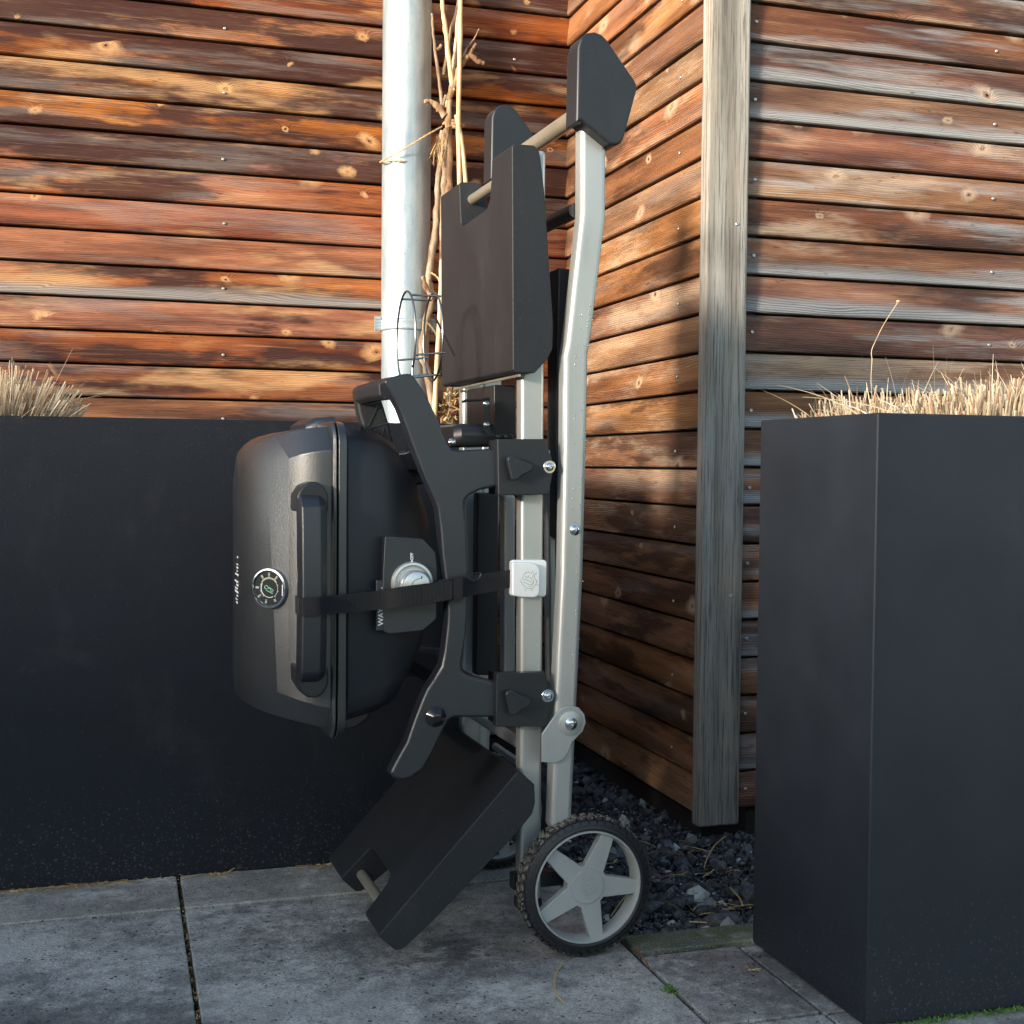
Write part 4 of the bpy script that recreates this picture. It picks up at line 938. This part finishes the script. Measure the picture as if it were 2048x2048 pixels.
needle([(1315, 1754, 0), (1345, 1750, .002), (1376, 1746, 0)], .004, NEEDLE_R, 'pine_needle', 'red pine needle lying flat on the gravel right of the wheel', .0009)
needle([(1222, 1832, 0), (1240, 1806, .002), (1262, 1780, 0)], .004, NEEDLE_Y, 'pine_needle', 'pale pine needle on the gravel seen between two wheel spokes')
needle([(1460, 1775, 0), (1478, 1795, .004), (1486, 1812, 0)], .004, NEEDLE_Y, 'pine_needle', 'bent tan pine needle on the gravel next to the right-hand planter', .0015)
bm = bmesh.new()
for i in range(300):
    x = random.choice((random.gauss(-.13, .02), random.gauss(-.07, .02), random.gauss(-.01, .03), random.gauss(.17, .02), random.uniform(-.2, .2), random.gauss(.36, .02), random.uniform(-.2, .62))); y = 2.314-abs(random.gauss(0, .012))
    d = Vector((random.gauss(0, 1), random.gauss(0, .35), random.uniform(0, .12))).normalized(); blade(bm, (x, y, .0025), d, random.uniform(.003, .022)*(2.0 if i % 20 == 0 else .8), random.uniform(.0003, .0008), random.uniform(0, .5), 4)
for i in range(60):
    d = Vector((random.gauss(0, 1), random.gauss(0, 1), random.uniform(0, .1))).normalized(); blade(bm, (random.uniform(.76, 1.08), random.uniform(1.85, 2.4), .006), d, random.uniform(.02, .05), .0008, random.uniform(0, .4), 4)
for i in range(420):
    y = random.uniform(1.5, 2.31); blade(bm, (.10+random.gauss(0, .002), y, -.006), Vector((random.gauss(0, .4), random.gauss(0, 1), .3)).normalized(), random.uniform(.002, .006), .0007, .2, 2)
for i in range(9): blade(bm, (.88+random.gauss(0, .003), 1.66+random.gauss(0, .003), .002), Vector((random.gauss(0, 1), random.gauss(0, 1), .2)).normalized(), .008, .0007, .5, 3)
tag(link('plant_litter', mesh(bm, 'plant_litter'), LITTER), 'scattered dry straw bits along the planter foot and slab joints', 'litter', kind='stuff')
bm = bmesh.new(); c = on_z(1337, 1978, 0)
for i in range(140): blade(bm, (c.x+random.gauss(0, .004), c.y+random.gauss(0, .007), -.004), Vector((random.gauss(0, .6), random.gauss(0, .6), 1)).normalized(), random.uniform(.003, .009), .0008, .4, 2)
for i in range(900):
    blade(bm, (random.uniform(.93, 1.4), 1.443-abs(random.gauss(0, .006)), .0005), Vector((random.gauss(0, .5), random.gauss(0, .5), 1)).normalized(), random.uniform(.002, .006), .0009, .4, 2)
tag(link('moss', mesh(bm, 'moss'), MOSS), 'bright green moss in the slab joint and along the foot of the right-hand planter', 'moss', kind='stuff')

# ------------------------------------------------------------------ unseen wall, added behind the viewer to shade the lower half of the corner
gd = Vector((.88, .48, 0)).normalized(); gp = Vector((.2, 1.85, 0))-gd*6.0
added_wall = thing('added_shade_wall', 'unseen rendered wall added behind the viewer to shade the corner', 'wall', gp, math.atan2(.48, .88)+R(90))
bm = bmesh.new(); box(bm, (-9, -.1, 0), (9, .1, 1.62)); link('shade_wall_face', mesh(bm, 'shade_wall_face'), RENDERM, added_wall)
bm = bmesh.new(); box(bm, (-9.02, -.13, 1.622), (9.02, .13, 1.68)); link('shade_wall_coping', mesh(bm, 'shade_wall_coping'), EDGE, added_wall)
